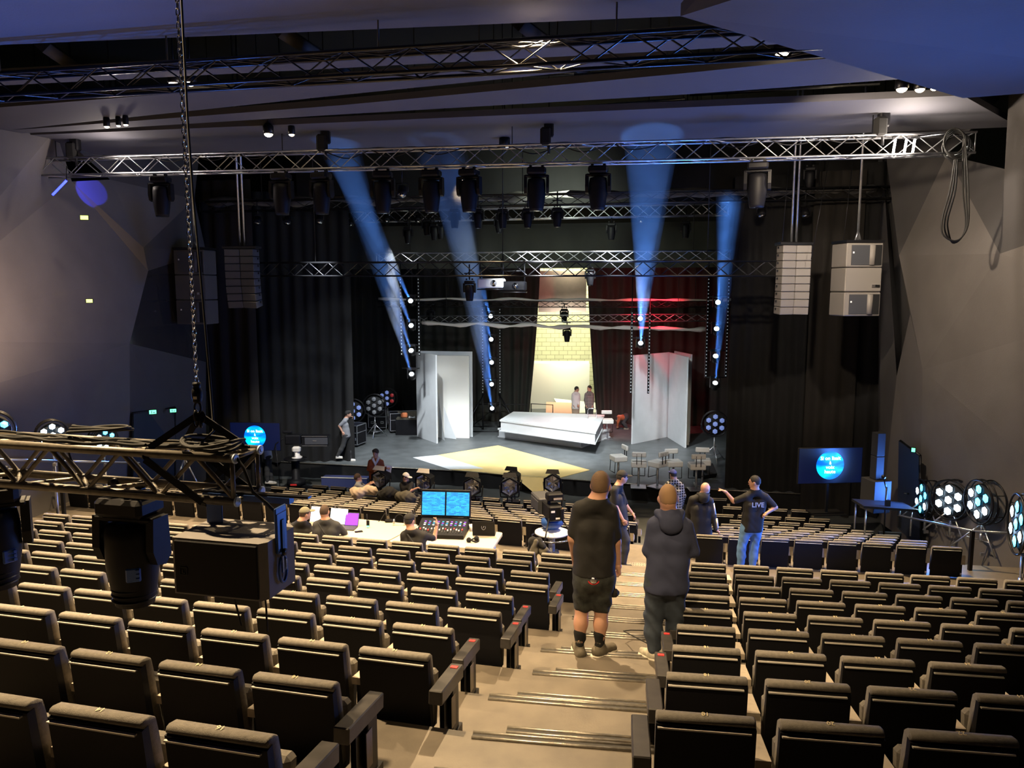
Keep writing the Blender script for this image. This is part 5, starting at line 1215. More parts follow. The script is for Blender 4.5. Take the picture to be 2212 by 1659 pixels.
# hoist
hx=onF(.31,.0,0); tp=Vector((hx.x,hx.y,U(445,900,D=4.3).z))
t=thing('chain_hoist','steel chain with black hook motor block and shackles holding the near left truss','hoist',tp)
b=mb('black_plastic'); z1=U(445,828,D=4.3).z-tp.z; z0=U(445,872,D=4.3).z-tp.z
b.lathe((0,0,z0),[(.022,0),(.026,.008),(.026,.02),(.030,.03),(.030,(z1-z0)*.6),(.024,(z1-z0)*.68),(.020,(z1-z0)*.8),(.024,(z1-z0)*.86),(.022,z1-z0)],n=18); b.use('tag_gold'); b.box((0,-.031,z0+.03),(.02,.002,.016)); b.build('hook_block',None,t)
b=mb('chrome'); 
def ring(c,rx,rz,r,ax=0,n=14):
    c=Vector(c); return [c+(Vector((rx*math.cos(a),0,rz*math.sin(a))) if ax==0 else Vector((0,rx*math.cos(a),rz*math.sin(a)))) for a in [2*PI*k/n for k in range(n)]]
b.use('black_metal'); b.path(ring((0,0,z0-.03),.018,.032,.008),.007,6,True); b.path(ring((-.012,0,z0-.075),.020,.030,.008,1),.008,6,True); b.path(ring((.014,.01,z0-.085),.018,.030,.008),.008,6,True); b.path(ring((.014,0,-.035),.014,.034,.008,1),.007,6,True); b.path(ring((-.014,0,-.035),.014,.034,.008),.007,6,True); b.build('shackle',None,t)
b=mb('chrome'); L=CZ+3.2-tp.z-z1; n=int(L/.034)
for i in range(n): b.path(ring((0,0,z1+.012+i*.034),.0095,.021,.004,i%2,8),.0042,4,True)
b.build('chain',None,t)
b=mb('black_cloth')
def strap(P,w,th=.012):
    P=[Vector(p)-tp for p in P]
    for i in range(len(P)-1): 
        a,c=P[i],P[i+1]; dr=(c-a).normalized(); s_=dr.cross(Vector((0,1,0))).normalized()*w/2; n_=Vector((0,th,0)); b.slab([a-s_,a+s_,c+s_,c-s_],n_)
strap([tp,onF(.55,.12,hh+.03),onF(.56,.15,hh-.03),onF(.20,.15,-hh-.01),onF(.22,.12,-hh-.035)],.038)
strap([tp,onF(.12,-.10,hh+.04),onF(.12,-.15,hh-.03),onF(.42,-.15,-hh-.01),onF(.40,-.12,-hh-.035)],.038)
strap([tp+Vector((0,.02,0)),onF(.50,-.13,hh+.03),onF(.30,-.15,0),onF(.10,-.14,-hh)],.038)
b.build('lifting_strap',None,t)
b=mb('rubber'); q=U(398,400,D=4.5); p=[U(395,80,D=4.75),U(405,250,D=4.6),U(417,420,D=4.5),U(436,620,D=4.45),U(452,800,D=4.42),U(462,930,D=4.4),onF(.28,.05,hh+.04)]
P=[Vector((*p[i].xy,p[i].z)) for i in range(len(p))]; P[0].z=CZ+3.2; b.path(P,.0075,6); tag(b.build('cable'),'thin black cable hanging beside the steel chain on the left','cable')
# near moving heads
nm=moving_head(1.0,True); 
c=onF(.90,-.10,-hh-.055); nm.location=c; nm.rotation_euler=(0,0,R(-14)); nm['label']='large black moving head hanging under the near left truss'; nm['category']='stage light'; nm['group']='moving heads on the near truss'; nm.scale=(.93,.93,.86)
b=mb('black_metal'); 
for x in(-.1,.1): b.box((x,0,.02),(.03,.05,.1),bev=.005); b.lathe((x,-.03,.055),[(.032,0),(.032,.06)],(0,1,0),n=12)
b.box((0,0,-.01),(.34,.10,.02),bev=.004); b.build('clamp',None,nm)
n2=dup(nm,onF(1.92,-.06,-hh-.04),R(28),'large black moving head cut off by the left edge of the view','moving heads on the near truss')
# near speaker
D_=4.15; cs=U(514,1205,D=D_+.08); t=thing('hanging_speaker','black loudspeaker box slung under the near truss by dark blue brackets','loudspeaker',cs,R(-13))
b=mb('speaker_near') if 'speaker_near' in M else None
if b is None: mat('speaker_near',(.17,.16,.155),.7,bump=.3,bscale=300); b=mb('speaker_near')
wS,dS,hS=.54,.36,.31
prof=[(-wS/2,-dS/2),(wS/2-.03,-dS/2),(wS/2,-dS/2+.04),(wS/2,dS/2-.05),(wS/2-.05,dS/2),(-wS/2+.05,dS/2),(-wS/2,dS/2-.05)]
b.prism([(x,y) for x,y in prof],2,-hS/2,hS/2); b.build('cabinet',None,t)
b=mb('seat_shell'); b.box((-.01,-dS/2-.006,0),(wS-.05,.014,hS-.02),bev=.005); g=b.build('grille',None,t)
b=mb('black_metal'); x0=-.20;z=-.02
for (cx,cz,w,h) in ((x0,z+.02,.045,.003),(x0,z-.02,.045,.003),(x0-.021,z,.003,.04),(x0+.021,z,.003,.04),(x0-.004,z-.003,.004,.022),(x0+.003,z-.012,.016,.004)): b.box((cx,-dS/2-.015,cz),(w,.004,h))
b.build('badge',None,t)
b=mb('blue_paint')
for x in(-.20,wS/2+.008):
    b.box((x,-.02 if x>0 else .10,hS/2+.065),(.012 if x>0 else .10,.11 if x>0 else .012,.19),bev=.004)
b.box((.0,.12,hS/2+.155),(wS+.0,.05,.035)); b.box((wS/2+.01,-.02,hS/2+.02),(.014,.10,.22),bev=.004); b.build('bracket',None,t,'dark blue steel brackets')
b=mb('black_metal'); b.box((wS/2+.02,-.02,hS/2-.0),(.008,.028,.18),bev=.003); b.lathe((wS/2+.02,-.02,hS/2-.09),[(.02,0),(.02,.012)],(1,0,0),n=12); b.box((.05,.12,hS/2+.178),(wS+.12,.04,.012)); b.build('locking_bar',None,t)
b=mb('blue_paint'); b.path([Vector((wS/2+.014,-.02+.038*math.cos(a),-.03+.075*math.sin(a))) for a in [2*PI*k/18 for k in range(18)]],.008,5,True); b.use('chrome'); b.box((wS/2+.02,-.035,-.0),(.01,.010,.09)); b.box((wS/2+.02,-.0,-.01),(.01,.010,.06)); b.build('latch',None,t,'oval dark blue latch with chrome lever')
b=mb('rubber')
b.path([(-.10,.05,-hS/2),(-.07,.06,-hS/2-.12),(-.03,.05,-hS/2-.26)],.006,5); b.path([(.12,.05,-hS/2),(.13,.05,-hS/2-.14),(.13,.05,-hS/2-.28)],.006,5); b.build('loose_cable',None,t)
# ================================================================ seven-cell ring lamps
mat('cell_hot',(1,1,1),.3,emit=(.55,.80,1),es=22); mat('cell_cyan',(.3,.8,1),.3,emit=(.05,.55,1),es=7); mat('cell_off_glow',(.20,.24,.42),.15,emit=(.25,.38,.95),es=.35); mat('cell_grey',(.25,.26,.28),.15,.3)  # off cells are unlit lenses with a faint blue glow painted in
mat('cell_red',(.8,.05,.05),.3)
def hexlens(b,c,Rm,r,mn,depth=.02):
    b.use(mn); P=[c+Rm@Vector((r*math.cos(a),0,r*math.sin(a))) for a in [PI/6+2*PI*k/6 for k in range(6)]]; ctr=c+Rm@Vector((0,-depth,0))
    b.add(P+[ctr],[(k,(k+1)%6,6) for k in range(6)])
def ring_lamp(label,c,face,rad,cells,stand_z,group,tripod=True,drum=.28,spread=.55):
    c=Vector(c); t=thing('ring_lamp',label,'stage light',c,0,group)
    f=Vector(face).normalized(); r=f.cross(Vector((0,0,1))).normalized()*-1; u=r.cross(f)*-1
    if u.z<0: u=-u
    Rm=Matrix((r,-f,u)).transposed()   # local y = -face
    def Lp(x,y,z): return Rm@Vector((x,y,z))
    b=mb('black_metal')
    for y in(0,drum*.35,drum): b.path([Lp(rad*math.cos(a)*(1 if y<drum else .96),y,rad*math.sin(a)*(1 if y<drum else .96)) for a in [2*PI*k/28 for k in range(28)]],.016,6,True)
    for k in range(6):
        a=PI/6+k*PI/3; b.tube(Lp(rad*math.cos(a),0,rad*math.sin(a)),Lp(rad*.96*math.cos(a),drum,rad*.96*math.sin(a)),.009,n=5)
    b.build('ring_frame',None,t)
    b=mb('black_matte'); b.lathe(Lp(0,.03,0),[(rad*.80,0),(rad*.82,.05),(rad*.5,.09)],-f,n=24); b.build('backplate',None,t)
    P=[(0,0)]+[(rad*.58*math.cos(PI/2+k*PI/3),rad*.58*math.sin(PI/2+k*PI/3)) for k in range(6)]
    for i,(x,z) in enumerate(P):
        b=mb('black_metal'); cc=Lp(x,-.005,z); q=[cc+Rm@Vector((rad*.225*math.cos(a),0,rad*.225*math.sin(a))) for a in [PI/6+2*PI*k/6 for k in range(6)]]; b.path(q,.012,5,True)
        hexlens(b,Lp(x,-.008,z),Rm,rad*.215,cells[i],.03); b.build('lamp_cell',None,t)
    b=mb('alu'); z=-rad-.02; zb=stand_z-c.z
    b2=mb('black_metal'); b2.tube(Lp(-rad*1.04,drum*.4,0),Lp(-rad*1.04,drum*.4,-rad*.5),.014); b2.path([Lp(rad*1.05*math.cos(a),drum*.4,rad*1.05*math.sin(a)) for a in [PI+PI*k/12 for k in range(13)]],.014,5); b2.build('yoke',None,t)
    o=Lp(0,drum*.4,0); b.tube((o.x,o.y,z-.02),(o.x,o.y,zb+.25),.022,n=8); b.tube((o.x,o.y,z-.35),(o.x,o.y,zb+.35),.03,n=8)
    for zz in(-.3,-.6): b.box((o.x+.03,o.y-.03,z+zz),(.07,.05,.06))
    b.build('stand_pole',None,t)
    for k in range(3):
        b=mb('alu'); a=k*2*PI/3+.5; e=Vector((o.x+.5*math.cos(a),o.y+.5*math.sin(a),zb+.02)); b.tube((o.x,o.y,zb+.55),e,.015); b.tube((o.x,o.y,zb+.22),Vector((o.x,o.y,zb+.55)).lerp(e,.55),.010); b.build('leg',None,t)
    return t
hot=['cell_hot']*7; mix=['cell_cyan','cell_cyan','cell_hot','cell_hot','cell_hot','cell_hot','cell_cyan']
ZR=CZ-5.1
G='glowing seven-cell lamps along the right wall'
cR=[(1990,1077,17.0,.42,(-.99,.12,0),['cell_cyan','cell_cyan','cell_hot','cell_hot','cell_cyan','cell_hot','cell_cyan'],'glowing blue-white seven-cell ring lamp on a stand, farthest of the four by the right wall'),
    (2049,1080,16.0,.41,(-.85,-.40,0),hot,'glowing seven-cell ring lamp facing the camera, second farthest by the right wall'),
    (2113,1084,15.0,.43,(-.99,-.05,0),mix,'glowing seven-cell ring lamp turned half left, third by the right wall'),
    (2196,1132,11.6,.46,(-.94,.32,0),['cell_cyan','cell_cyan','cell_hot','cell_hot','cell_cyan','cell_hot','cell_cyan'],'glowing seven-cell ring lamp cut by the right edge of the photo')]
for x,y,D,rad,f,cells,lab in cR:
    p=U(x,y,D=D); ring_lamp(lab,p,f,rad,cells,ZR,G)
    lamp('SPOT',p+Vector(f)*.15,p+Vector(f)*4+Vector((0,0,1.6)),1000,(.07,.24,1),.3,130,.7)
cL=[(114,940,15.6,.30,(.6,-.8,0),hot,'glowing ring lamp seen just above the near truss, middle of three at the left wall'),(228,950,18.2,.30,(.8,-.6,0),mix,'glowing ring lamp above the near truss closest to the left door'),(-14,930,14.0,.34,(.5,-.86,0),mix,'glowing ring lamp cut off by the left edge above the near truss')]
for x,y,D,rad,f,cells,lab in cL:
    p=U(x,y,D=D); ring_lamp(lab,p,f,rad,cells,CZ-5.6,'glowing seven-cell lamps along the left wall')
    lamp('SPOT',p+Vector(f)*.15,p+Vector(f)*4+Vector((0,0,1.6)),220,(.06,.22,1),.3,130,.7)
G='dark seven-cell lamps standing on the stage'; off=['cell_off_glow']*7
for x,y,D,rad,f,cells,sz,lab in ((762,888,30.3,.47,(.1,-1,0),off,ZS,'unlit seven-cell ring lamp behind the striding man on stage'),(808,876,30.6,.45,(0,-1,0),['cell_grey']*7,ZS,'unlit grey seven-cell ring lamp in the middle of the three on stage left'),
     (836,860,32.5,.42,(0,-1,0),['cell_off_glow','cell_off_glow','cell_off_glow','cell_grey','cell_off_glow','cell_red','cell_red'],ZS,'unlit ring lamp with red patch behind the flight cases'),(1545,916,26.3,.44,(-.15,-1,0),off,ZS,'unlit seven-cell ring lamp on chrome tripod beside the right curtain')):
    ring_lamp(lab,U(x,y,D=D),f,rad,cells,sz,G)
# safety rails
def rail(label,P,zf):
    t=thing('safety_rail',label,'railing',Vector((P[0].x,P[0].y,zf))); o=t.location.copy(); b=mb('rail_blue') if 'rail_blue' in M else None
    if b is None: mat('rail_blue',(.25,.28,.33),.3,.8); b=mb('rail_blue')
    for i in range(len(P)-1): b.tube(P[i]-o,P[i+1]-o,.022,n=8)
    b.build('handrail',None,t)
    for p in P: b=mb('black_metal'); b.box(((p-o).x,(p-o).y,(p-o).z/2),(.06,.06,(p-o).z)); b.build('post',None,t)
rail('black steel safety rail in front of the glowing lamps at the right wall',[U(1943,1114,D=16.6),U(2101,1147,D=14.0),U(2260,1156,D=13.6)],ZR)
rail('blue-lit steel safety rail behind the near truss by the left wall',[U(-20,992,D=13.6),U(130,996,D=15.2),U(300,1000,D=18.2)],CZ-5.6)
# ================================================================ hexagonal lamps before the stage
def hexlamp(label,x,y,D,fx=0,white=False,st=.0):
    c=U(x,y,D=D); t=thing('hexagonal_lamp',label,'stage light',c,R(fx),'hexagonal lamps in front of the stage')
    r=.27; b=mb('black_plastic'); A=[PI/6+2*PI*k/6 for k in range(6)]
    F_=[Vector((r*math.cos(a),-.10,r*math.sin(a))) for a in A]; Bk=[Vector((r*.72*math.cos(a),.30,r*.72*math.sin(a)+.03)) for a in A]
    b.add(F_+Bk,[(k,(k+1)%6,6+(k+1)%6,6+k) for k in range(6)]+[tuple(range(6,12))]); b.path(F_,.018,5,True); b.build('housing',None,t)
    b=mb('chrome'); q=[Vector((r*.86*math.cos(a),-.09,r*.86*math.sin(a))) for a in A]; m=Vector((0,.10,0)); b.add(q+[m],[(k,(k+1)%6,6) for k in range(6)]); b.build('reflector',None,t)
    for k in range(3): b=mb('alu'); a=A[2*k]; b.box((r*.42*math.cos(a),-.07,r*.42*math.sin(a)),(.012,.05,r*.85),rot=(0,-a+PI/2,0)); b.build('divider',None,t)
    b=mb('black_metal'); zf=.02-c.z
    for s_ in(-1,1): b.tube((s_*r*1.0,.08,0),(s_*r*.9,.08,-r*1.15),.016); 
    b.tube((-r*.9,.08,-r*1.15),(r*.9,.08,-r*1.15),.016); b.build('yoke',None,t)
    b=mb('black_metal'); b.tube((-.06,.08,-r*1.15),(-.06,.08,zf),.018); b.tube((.06,.08,-r*1.15),(.06,.08,zf),.018)
    for k in range(3): a=k*2.1; b.tube((0,.08,zf+.3),(.35*math.cos(a),.08+.35*math.sin(a),zf+.01),.014)
    b.build('stand',None,t)
    b=mb('shell_edge' if white else 'black_plastic'); b.slab([(-.2,-.10,r+.01),(.2,-.10,r+.01),(.16,-.02,r+.12),(-.16,-.02,r+.12)],(0,.01,0)); b.build('top_flap',None,t)
hexlamp('black hexagonal lamp beside the man in the rust jacket',822,1035,22.0,-25,True)
hexlamp('black hexagonal lamp beside the man in the white-fronted cap',917,1041,21.7,-20,True)
hexlamp('black hexagonal lamp standing alone in front of the stage, left of the yellow corner',1021,1050,21.3,-8)
hexlamp('black hexagonal lamp touching the yellow corner, front one of two overlapping',1101,1051,20.8,0)
hexlamp('black hexagonal lamp touching the yellow corner, rear one of two overlapping',1106,1036,22.3,-20)
hexlamp('black hexagonal lamp above the studio camera right of the yellow corner',1194,1043,21.6,-8)
# ================================================================ stools
def stool(label,x,y,rz,base_y=None,D=None):
    zs=ZS+.78; p=U(x,y,z=zs) if D is None else U(x,y,D=D); t=thing('bar_stool',label,'stool',(p.x,p.y,ZS),R(rz),'white bar stools on the stage')
    b=mb('white_plastic'); b.box((0,0,.72),(.46,.42,.17),bev=.02); b.build('seat',None,t)
    b=mb('white_plastic'); b.box((0,.21,1.04),(.42,.07,.15),bev=.02); b.build('backrest',None,t)
    b=mb('black_metal'); b.box((-.07,.235,.90),(.02,.02,.32)); b.box((.07,.235,.90),(.02,.02,.32)); b.build('back_support',None,t)
    b=mb('alu'); b.tube((0,0,.03),(0,0,.68),.035,n=12); b.build('column',None,t)
    b=mb('alu'); b.box((0,0,.012),(.46,.46,.02),bev=.006); b.build('base_plate',None,t)
    b=mb('black_metal'); 
    for s_ in(-1,1): b.tube((s_*.19,-.18,.68),(s_*.19,-.2,.30),.011)
    b.tube((-.19,-.2,.30),(.19,-.2,.30),.011); b.build('footrest',None,t)
stool('white bar stool leftmost of the six, turned side on behind the capped man',1336,985,-75)
stool('white bar stool second from the left with its back towards the camera',1380,997,172)
stool('white bar stool third from the left, turned three-quarters',1421,997,-140)
stool('white bar stool with its backrest on the far side above the checked shirt',1455,996,8)
stool('white bar stool nearest the stage edge at the right of the group',1505,1002,180)
stool('white bar stool rightmost and farthest, partly hidden by its neighbour',1518,993,-10)
stool('white bar stool standing apart right of the platform',1312,888,0,D=30.5)
# ================================================================ screens with writing
mat('screen_off',(.004,.006,.02),.3,emit=(.004,.010,.07),es=.35)
mat('logo_blue',(.0,.2,.9),.4,emit=(.0,.13,.95),es=1.3); mat('logo_cyan',(.0,.6,.9),.4,emit=(.0,.42,1),es=1.2); mat('screen_text',(1,1,1),.4,emit=(.85,.95,1),es=1.6)
nt=M['logo_blue'].node_tree; tc=nt.nodes.new('ShaderNodeTexCoord'); mp=nt.nodes.new('ShaderNodeMapping'); mp.inputs['Scale'].default_value=(1,1,2.4); nz=nt.nodes.new('ShaderNodeTexNoise'); nz.inputs['Scale'].default_value=1.6; cr=nt.nodes.new('ShaderNodeValToRGB'); cr.color_ramp.elements[0].color=(.0,.09,.9,1); cr.color_ramp.elements[1].color=(.0,.6,1,1); cr.color_ramp.elements[0].position=.42; cr.color_ramp.elements[1].position=.58
nt.links.new(tc.outputs['Object'],mp.inputs[0]); nt.links.new(mp.outputs[0],nz.inputs['Vector']); nt.links.new(nz.outputs['Fac'],cr.inputs[0]); nt.links.new(cr.outputs[0],nt.nodes['Principled BSDF'].inputs['Emission Color'])
def tv(label,x0,y0,x1,y1,D,cx,cy,rp,rz,zf):
    c=U((x0+x1)/2,(y0+y1)/2,D=D); w=(x1-x0)/FPX*D; h=(y1-y0)/FPX*D*.99; t=thing('monitor_screen',label,'screen',c,R(rz))
    b=mb('black_plastic'); b.box((0,.04,0),(w,.06,h),bev=.01); b.build('casing',None,t)
    b=mb('screen_off'); b.box((0,.008,0),(w-.03,.01,h-.03)); b.build('display',None,t)
    k=D/FPX; lx=(cx-(x0+x1)/2)*k; lz=-(cy-(y0+y1)/2)*k; r=rp*k
    b=mb('logo_blue'); b.lathe((lx,-.002,lz),[(0,0),(r,.0),(r,.004)],(0,-1,0),n=32,smooth=False); b.build('round_logo',None,t)
    me=text_mesh('Si on lisait\nà\nvoix\nhaute',r*.36,'screen_text',.0005,'lettering',.88,True); q=mobj('lettering',me,t,(lx,-.010,lz+r*.02),(PI/2,0,0))
    b=mb('black_metal'); zz=zf-c.z; b.box((0,.1,zz/2),(.06,.05,-zz)); b.box((0,.1,zz+.02),(w*.5,.5,.03)); b.build('stand',None,t)
tv('large monitor on a stand at the right showing a round blue logo with white words',1722,966,1866,1046,18.8,1793,1005,31,5,CZ-5.5)
tv('monitor at the left behind the headset man showing a round blue logo with white words',495,912,607,974,24.3,551,943,24,-5,.02)
# ================================================================ speakers, cases, wedges
b=mb('black_plastic')
def stack(label,x,yt,ym,yb,D,w1,w2):
    base=U(x,yb,D=D); t=thing('column_speaker',label,'loudspeaker',base,R(10)); k=D/FPX
    b=mb('black_matte'); h2=(yb-ym)*k; b.box((0,0,h2/2),(w2*k,.5,h2),bev=.01); b.build('subwoofer',None,t)
    h1=(ym-yt)*k
    for i in range(2): b=mb('black_matte'); b.box((0,0,h2+h1*(i+.5)/2),(w1*k,.22,h1/2-.01),bev=.01); b.build('column',None,t)
stack('slim black column speaker on its subwoofer beside the right monitor',1889,931,1033,1102,17.6,19,40)
def case(label,x,y,z,w,d,h,rz,top=None):
    p=U(x,y,z=z); t=thing('flight_case',label,'flight case',p,R(rz)); w2=.10
    b=mb('black_plastic'); b.box((0,0,w2+h/2),(w,d,h),bev=.01); b.build('box',None,t)
    b=mb('alu')
    for sx in(-1,1):
        for sy in(-1,1): b.box((sx*w/2,sy*d/2,w2+h/2),(.03,.03,h))
        for z_ in(w2,w2+h*.62,w2+h): b.box((sx*w/2,0,z_),(.03,d,.025))
    for sy in(-1,1):
        for z_ in(w2,w2+h*.62,w2+h): b.box((0,sy*d/2,z_),(w,.03,.025))
    b.build('edge_trim',None,t)
    for i in(-1,1): b=mb('chrome'); b.box((i*w*.27,-d/2-.012,w2+h*.3),(.14,.02,.12),bev=.01); b.use('black_matte'); b.box((i*w*.27,-d/2-.024,w2+h*.3),(.09,.01,.05)); b.build('handle',None,t)
    for sx in(-1,1):
        for sy in(-1,1): b=mb('rubber'); b.lathe((sx*w*.4-.02,sy*d*.35,.05),[(.045,0),(.045,.04)],(1,0,0),n=10); b.build('wheel',None,t)
case('large black flight case with silver edges beside the left white book',872,932,ZS,1.15,.62,.72,14)
case('black flight case half hidden behind the ring lamp stands on stage',818,926,ZS,.75,.6,.75,0)
case('small black flight case beside the striding man',769,962,ZS,.5,.7,.72,-18)
case('black flight case with pale edge behind the near truss end by the left screen',462,1040,CZ-6.35,1.2,.7,1.35,6)
case('black road case with handles beneath the long monitor desk at the left',668,985,ZS,.95,.5,.42,-6)
p=U(880,903,D=31.6); t=thing('equipment_tray','wooden tray with orange tool bag and cables on top of a black case','tray',p); b=mb('olive'); b.box((0,0,.0),(.85,.5,.06)); b.box((0,.25,.12),(.85,.03,.25)); b.build('tray',None,t); b=mb('orange_band'); b.box((-.12,-.05,.13),(.26,.2,.2),bev=.04); b.build('tool_bag',None,t); b=mb('paper'); b.path([(.2+.12*math.cos(a),-.1+.1*math.sin(a),.05+.02*math.sin(3*a)) for a in [2*PI*k/20 for k in range(20)]],.02,5,True); b.build('cable_coil',None,t); b=mb('black_plastic'); b.box((0,0,-.45),(.9,.55,.84)); b.build('case_below',None,t)
def wedge(label,x,y,z,rz,s=1):
    p=U(x,y,z=z); t=thing('wedge_monitor',label,'loudspeaker',p,R(rz)); b=mb('black_plastic'); b.prism([(-.22*s,0),(.22*s,0),(.26*s,.12*s),(.05*s,.42*s),(-.2*s,.34*s)],0,-.28*s,.28*s); b.build('cabinet',None,t)
    b=mb('speaker_grille'); b.slab([(-.25*s,.262*s,.13*s),(.25*s,.262*s,.13*s),(.25*s,.06*s,.415*s),(-.25*s,.06*s,.415*s)],(0,.01,.008)); b.build('grille',None,t)
wedge('black wedge floor monitor behind the right stools',1522,1030,ZS,-150)
wedge('black box monitor lying at the feet of the striding man',712,986,ZS,-10,.9)
p=U(640,992,z=ZS); p=U(612,985,z=ZS); 
# long lectern-like desk / teleprompter panel at left
t=thing('prompter_desk','black prompter desk with raised slanted blue screen by the left camera','desk',U(688,985,z=ZS))
b=mb('black_plastic'); b.slab([(-.1,-.3,.03),(.75,-.3,.03),(.75,.35,.03),(-.1,.35,.03)],(0,0,.05)); b.slab([(.05,.0,.1),(.08,.0,.1),(1.0,.0,.85),(.97,.0,.88)],(0,.5,0)); b.build('frame',None,t)
b=mb('blue_paint'); b.slab([(-.15,.0,.1),(-.12,.0,.62),(.22,.0,.62),(.30,.0,.1)],(0,.04,0)); b.build('side_panel',None,t)
b=mb('paper'); 
for i in range(5): b.box((.18+.14*i,-.1,.10),(.06,.30,.03),rot=(0,0,R(-35)))
b.build('light_strip',None,t)
def bench(label,x0,x1,y,z,h,mn):
    a=U(x0,y,z=z);c=U(x1,y+3,z=z); t=thing('low_bench',label,'step',(a+c)/2); L=(c-a).length; an=math.atan2((c-a).y,(c-a).x); t.rotation_euler=(0,0,an)
    b=mb(mn); b.box((0,0,h/2),(L,.4,h),bev=.01); b.build('body',None,t); b=mb('shell_edge'); b.box((0,-.19,h+.008),(L,.05,.015)); b.build('edge_strip',None,t)
bench('low dark blue step block with pale edge in front of the stage at left',699,797,1049,.0,.32,'navy')
# ================================================================ studio cameras
def studio_camera(t,o,s=1,rz=0,mn='speaker_grille'):
    X=Matrix.Translation(o)@Matrix.Rotation(rz,4,'Z')@Matrix.Scale(s,4)
    b=mb('black_plastic',X); b.box((0,0,.12),(.22,.42,.24),bev=.02); b.box((.09,-.1,.12),(.06,.3,.18),bev=.01); b.build('camera_body',None,t)
    b=mb(mn,X); b.box((-.02,.42,.14),(.30,.46,.26),bev=.02); b.box((-.175,.38,.14),(.012,.4,.16),bev=.004); b.build('box_lens',None,t)
    b=mb('black_plastic',X); b.box((.02,-.05,.36),(.26,.16,.12),bev=.02); b.box((-.06,-.02,.28),(.04,.05,.1)); b.use('chrome'); b.box((.05,-.135,.34),(.14,.01,.035)); b.build('viewfinder',None,t)
    b=mb('black_metal',X); b.path([Vector((.19,-.02+.13*math.cos(a),.14+.15*math.sin(a))) for a in [-1.9+3.8*k/14 for k in range(15)]],.013,6); b.tube((-.12,-.22,.06),(-.28,-.55,-.18),.012); b.tube((.1,-.22,.02),(.2,-.5,-.14),.012); b.use('paper'); b.box((-.05,-.215,.16),(.06,.006,.03)); b.box((.04,-.215,.05),(.09,.006,.025)); b.use('orange_band'); b.ball((.1,-.215,.2),.014,8,6); b.build('controls',None,t)
    b=mb('blue_paint',X); b.lathe((.02,.05,-.17),[(.10,0),(.15,.05),(.15,.13),(.08,.17)],n=16,sx=1.2); b.build('pan_head',None,t,'dark blue pan head')
zc_=CZ-5.1; cb=U(1192,1190,D=14.0); t=thing('studio_camera','black studio camera on a wheeled ring pedestal left of the man in shorts','camera',(cb.x,cb.y,zc_))
k=14.0/FPX; ch=U(1188,1116,D=14.0).z-zc_
studio_camera(t,Vector((0,0,ch)),1.15,R(14))
b=mb('paper'); b.lathe((.0,.05,ch-.30),[(.10,0),(.31,.0),(.31,.03),(.10,.06)],n=28); b.build('pedestal_disc',None,t,'cream disc under the pan head')
b=mb('chrome'); b.path([Vector((.36*math.cos(a),.05+.36*math.sin(a),ch-.36)) for a in [2*PI*k_/30 for k_ in range(30)]],.014,6,True)
for k_ in range(3): a=k_*2.1+.4; b.tube((.0,.05,ch-.42),(.36*math.cos(a),.05+.36*math.sin(a),ch-.36),.012)
b.build('steering_ring',None,t)
b=mb('alu'); b.lathe((0,.05,.15),[(.09,0),(.09,.2),(.06,.22),(.06,ch-.55)],n=14); b.box((0,.05,.32),(.26,.2,.1),bev=.02); b.build('column',None,t)
for k_ in range(3): b=mb('black_metal'); a=k_*2.1+1.2; b.tube((0,.05,.25),(.38*math.cos(a),.05+.38*math.sin(a),.08),.03); b.lathe((.40*math.cos(a),.05+.40*math.sin(a)-.02,.07),[(.06,0),(.06,.05)],(0,1,0),n=12); b.build('dolly_leg',None,t)
cb=U(640,1046,D=24.6); t=thing('studio_camera','black studio camera and grey robotic head on a low wheeled pedestal at the left','camera',(cb.x,cb.y,.0))
b=mb('black_plastic'); b.lathe((0,0,.2),[(.30,0),(.28,.16),(.16,.2),(.13,.22),(.13,.95),(.09,.96),(.09,1.05)],n=18); b.build('column',None,t)
for k_ in range(3): b=mb('black_plastic'); a=k_*2.1-.5; b.slab([(-.0,-.08,.10),(.0,.08,.10),(.62*math.cos(a)+.05,.62*math.sin(a)+.08,.10),(.62*math.cos(a)+.05,.62*math.sin(a)-.08,.10)],(0,0,.12)); b.use('paper'); b.lathe((.58*math.cos(a),.58*math.sin(a)-.10,.08),[(.08,0),(.08,.06)],(0,1,0),n=12); b.build('dolly_leg',None,t)
b=mb('black_metal'); b.lathe((0,0,1.02),[(.05,0),(.36,.02),(.36,.05),(.05,.07)],n=24); b.build('steering_ring',None,t)
b=mb('shell_edge'); b.lathe((.05,0,1.07),[(.17,0),(.17,.05),(.10,.09),(.09,.22)],n=14); b.box((.05,-.02,1.36),(.26,.2,.2),bev=.05); b.build('robotic_head',None,t,'pale grey robotic pan head')
b=mb('red'); b.box((0,-.31,.28),(.2,.02,.05)); b.build('badge',None,t)
X0=Vector((-.10,.1,1.62)); b=mb('black_plastic'); b.box(X0+Vector((.05,0,.05)),(.5,.35,.3),bev=.03); b.box(X0+Vector((.75,0,.02)),(.85,.34,.32),bev=.02); b.box(X0+Vector((-.15,0,.28)),(.3,.1,.08),bev=.02); b.build('camera_body',None,t)
b=mb('speaker_grille'); b.box(X0+Vector((.80,-.18,.02)),(.72,.01,.22)); b.use('alu'); b.box(X0+Vector((.75,-.19,-.13)),(.8,.01,.02)); b.box(X0+Vector((.75,-.19,.17)),(.8,.01,.015)); b.box(X0+Vector((.75,-.19,.03)),(.12,.01,.03)); b.build('side_panel',None,t)
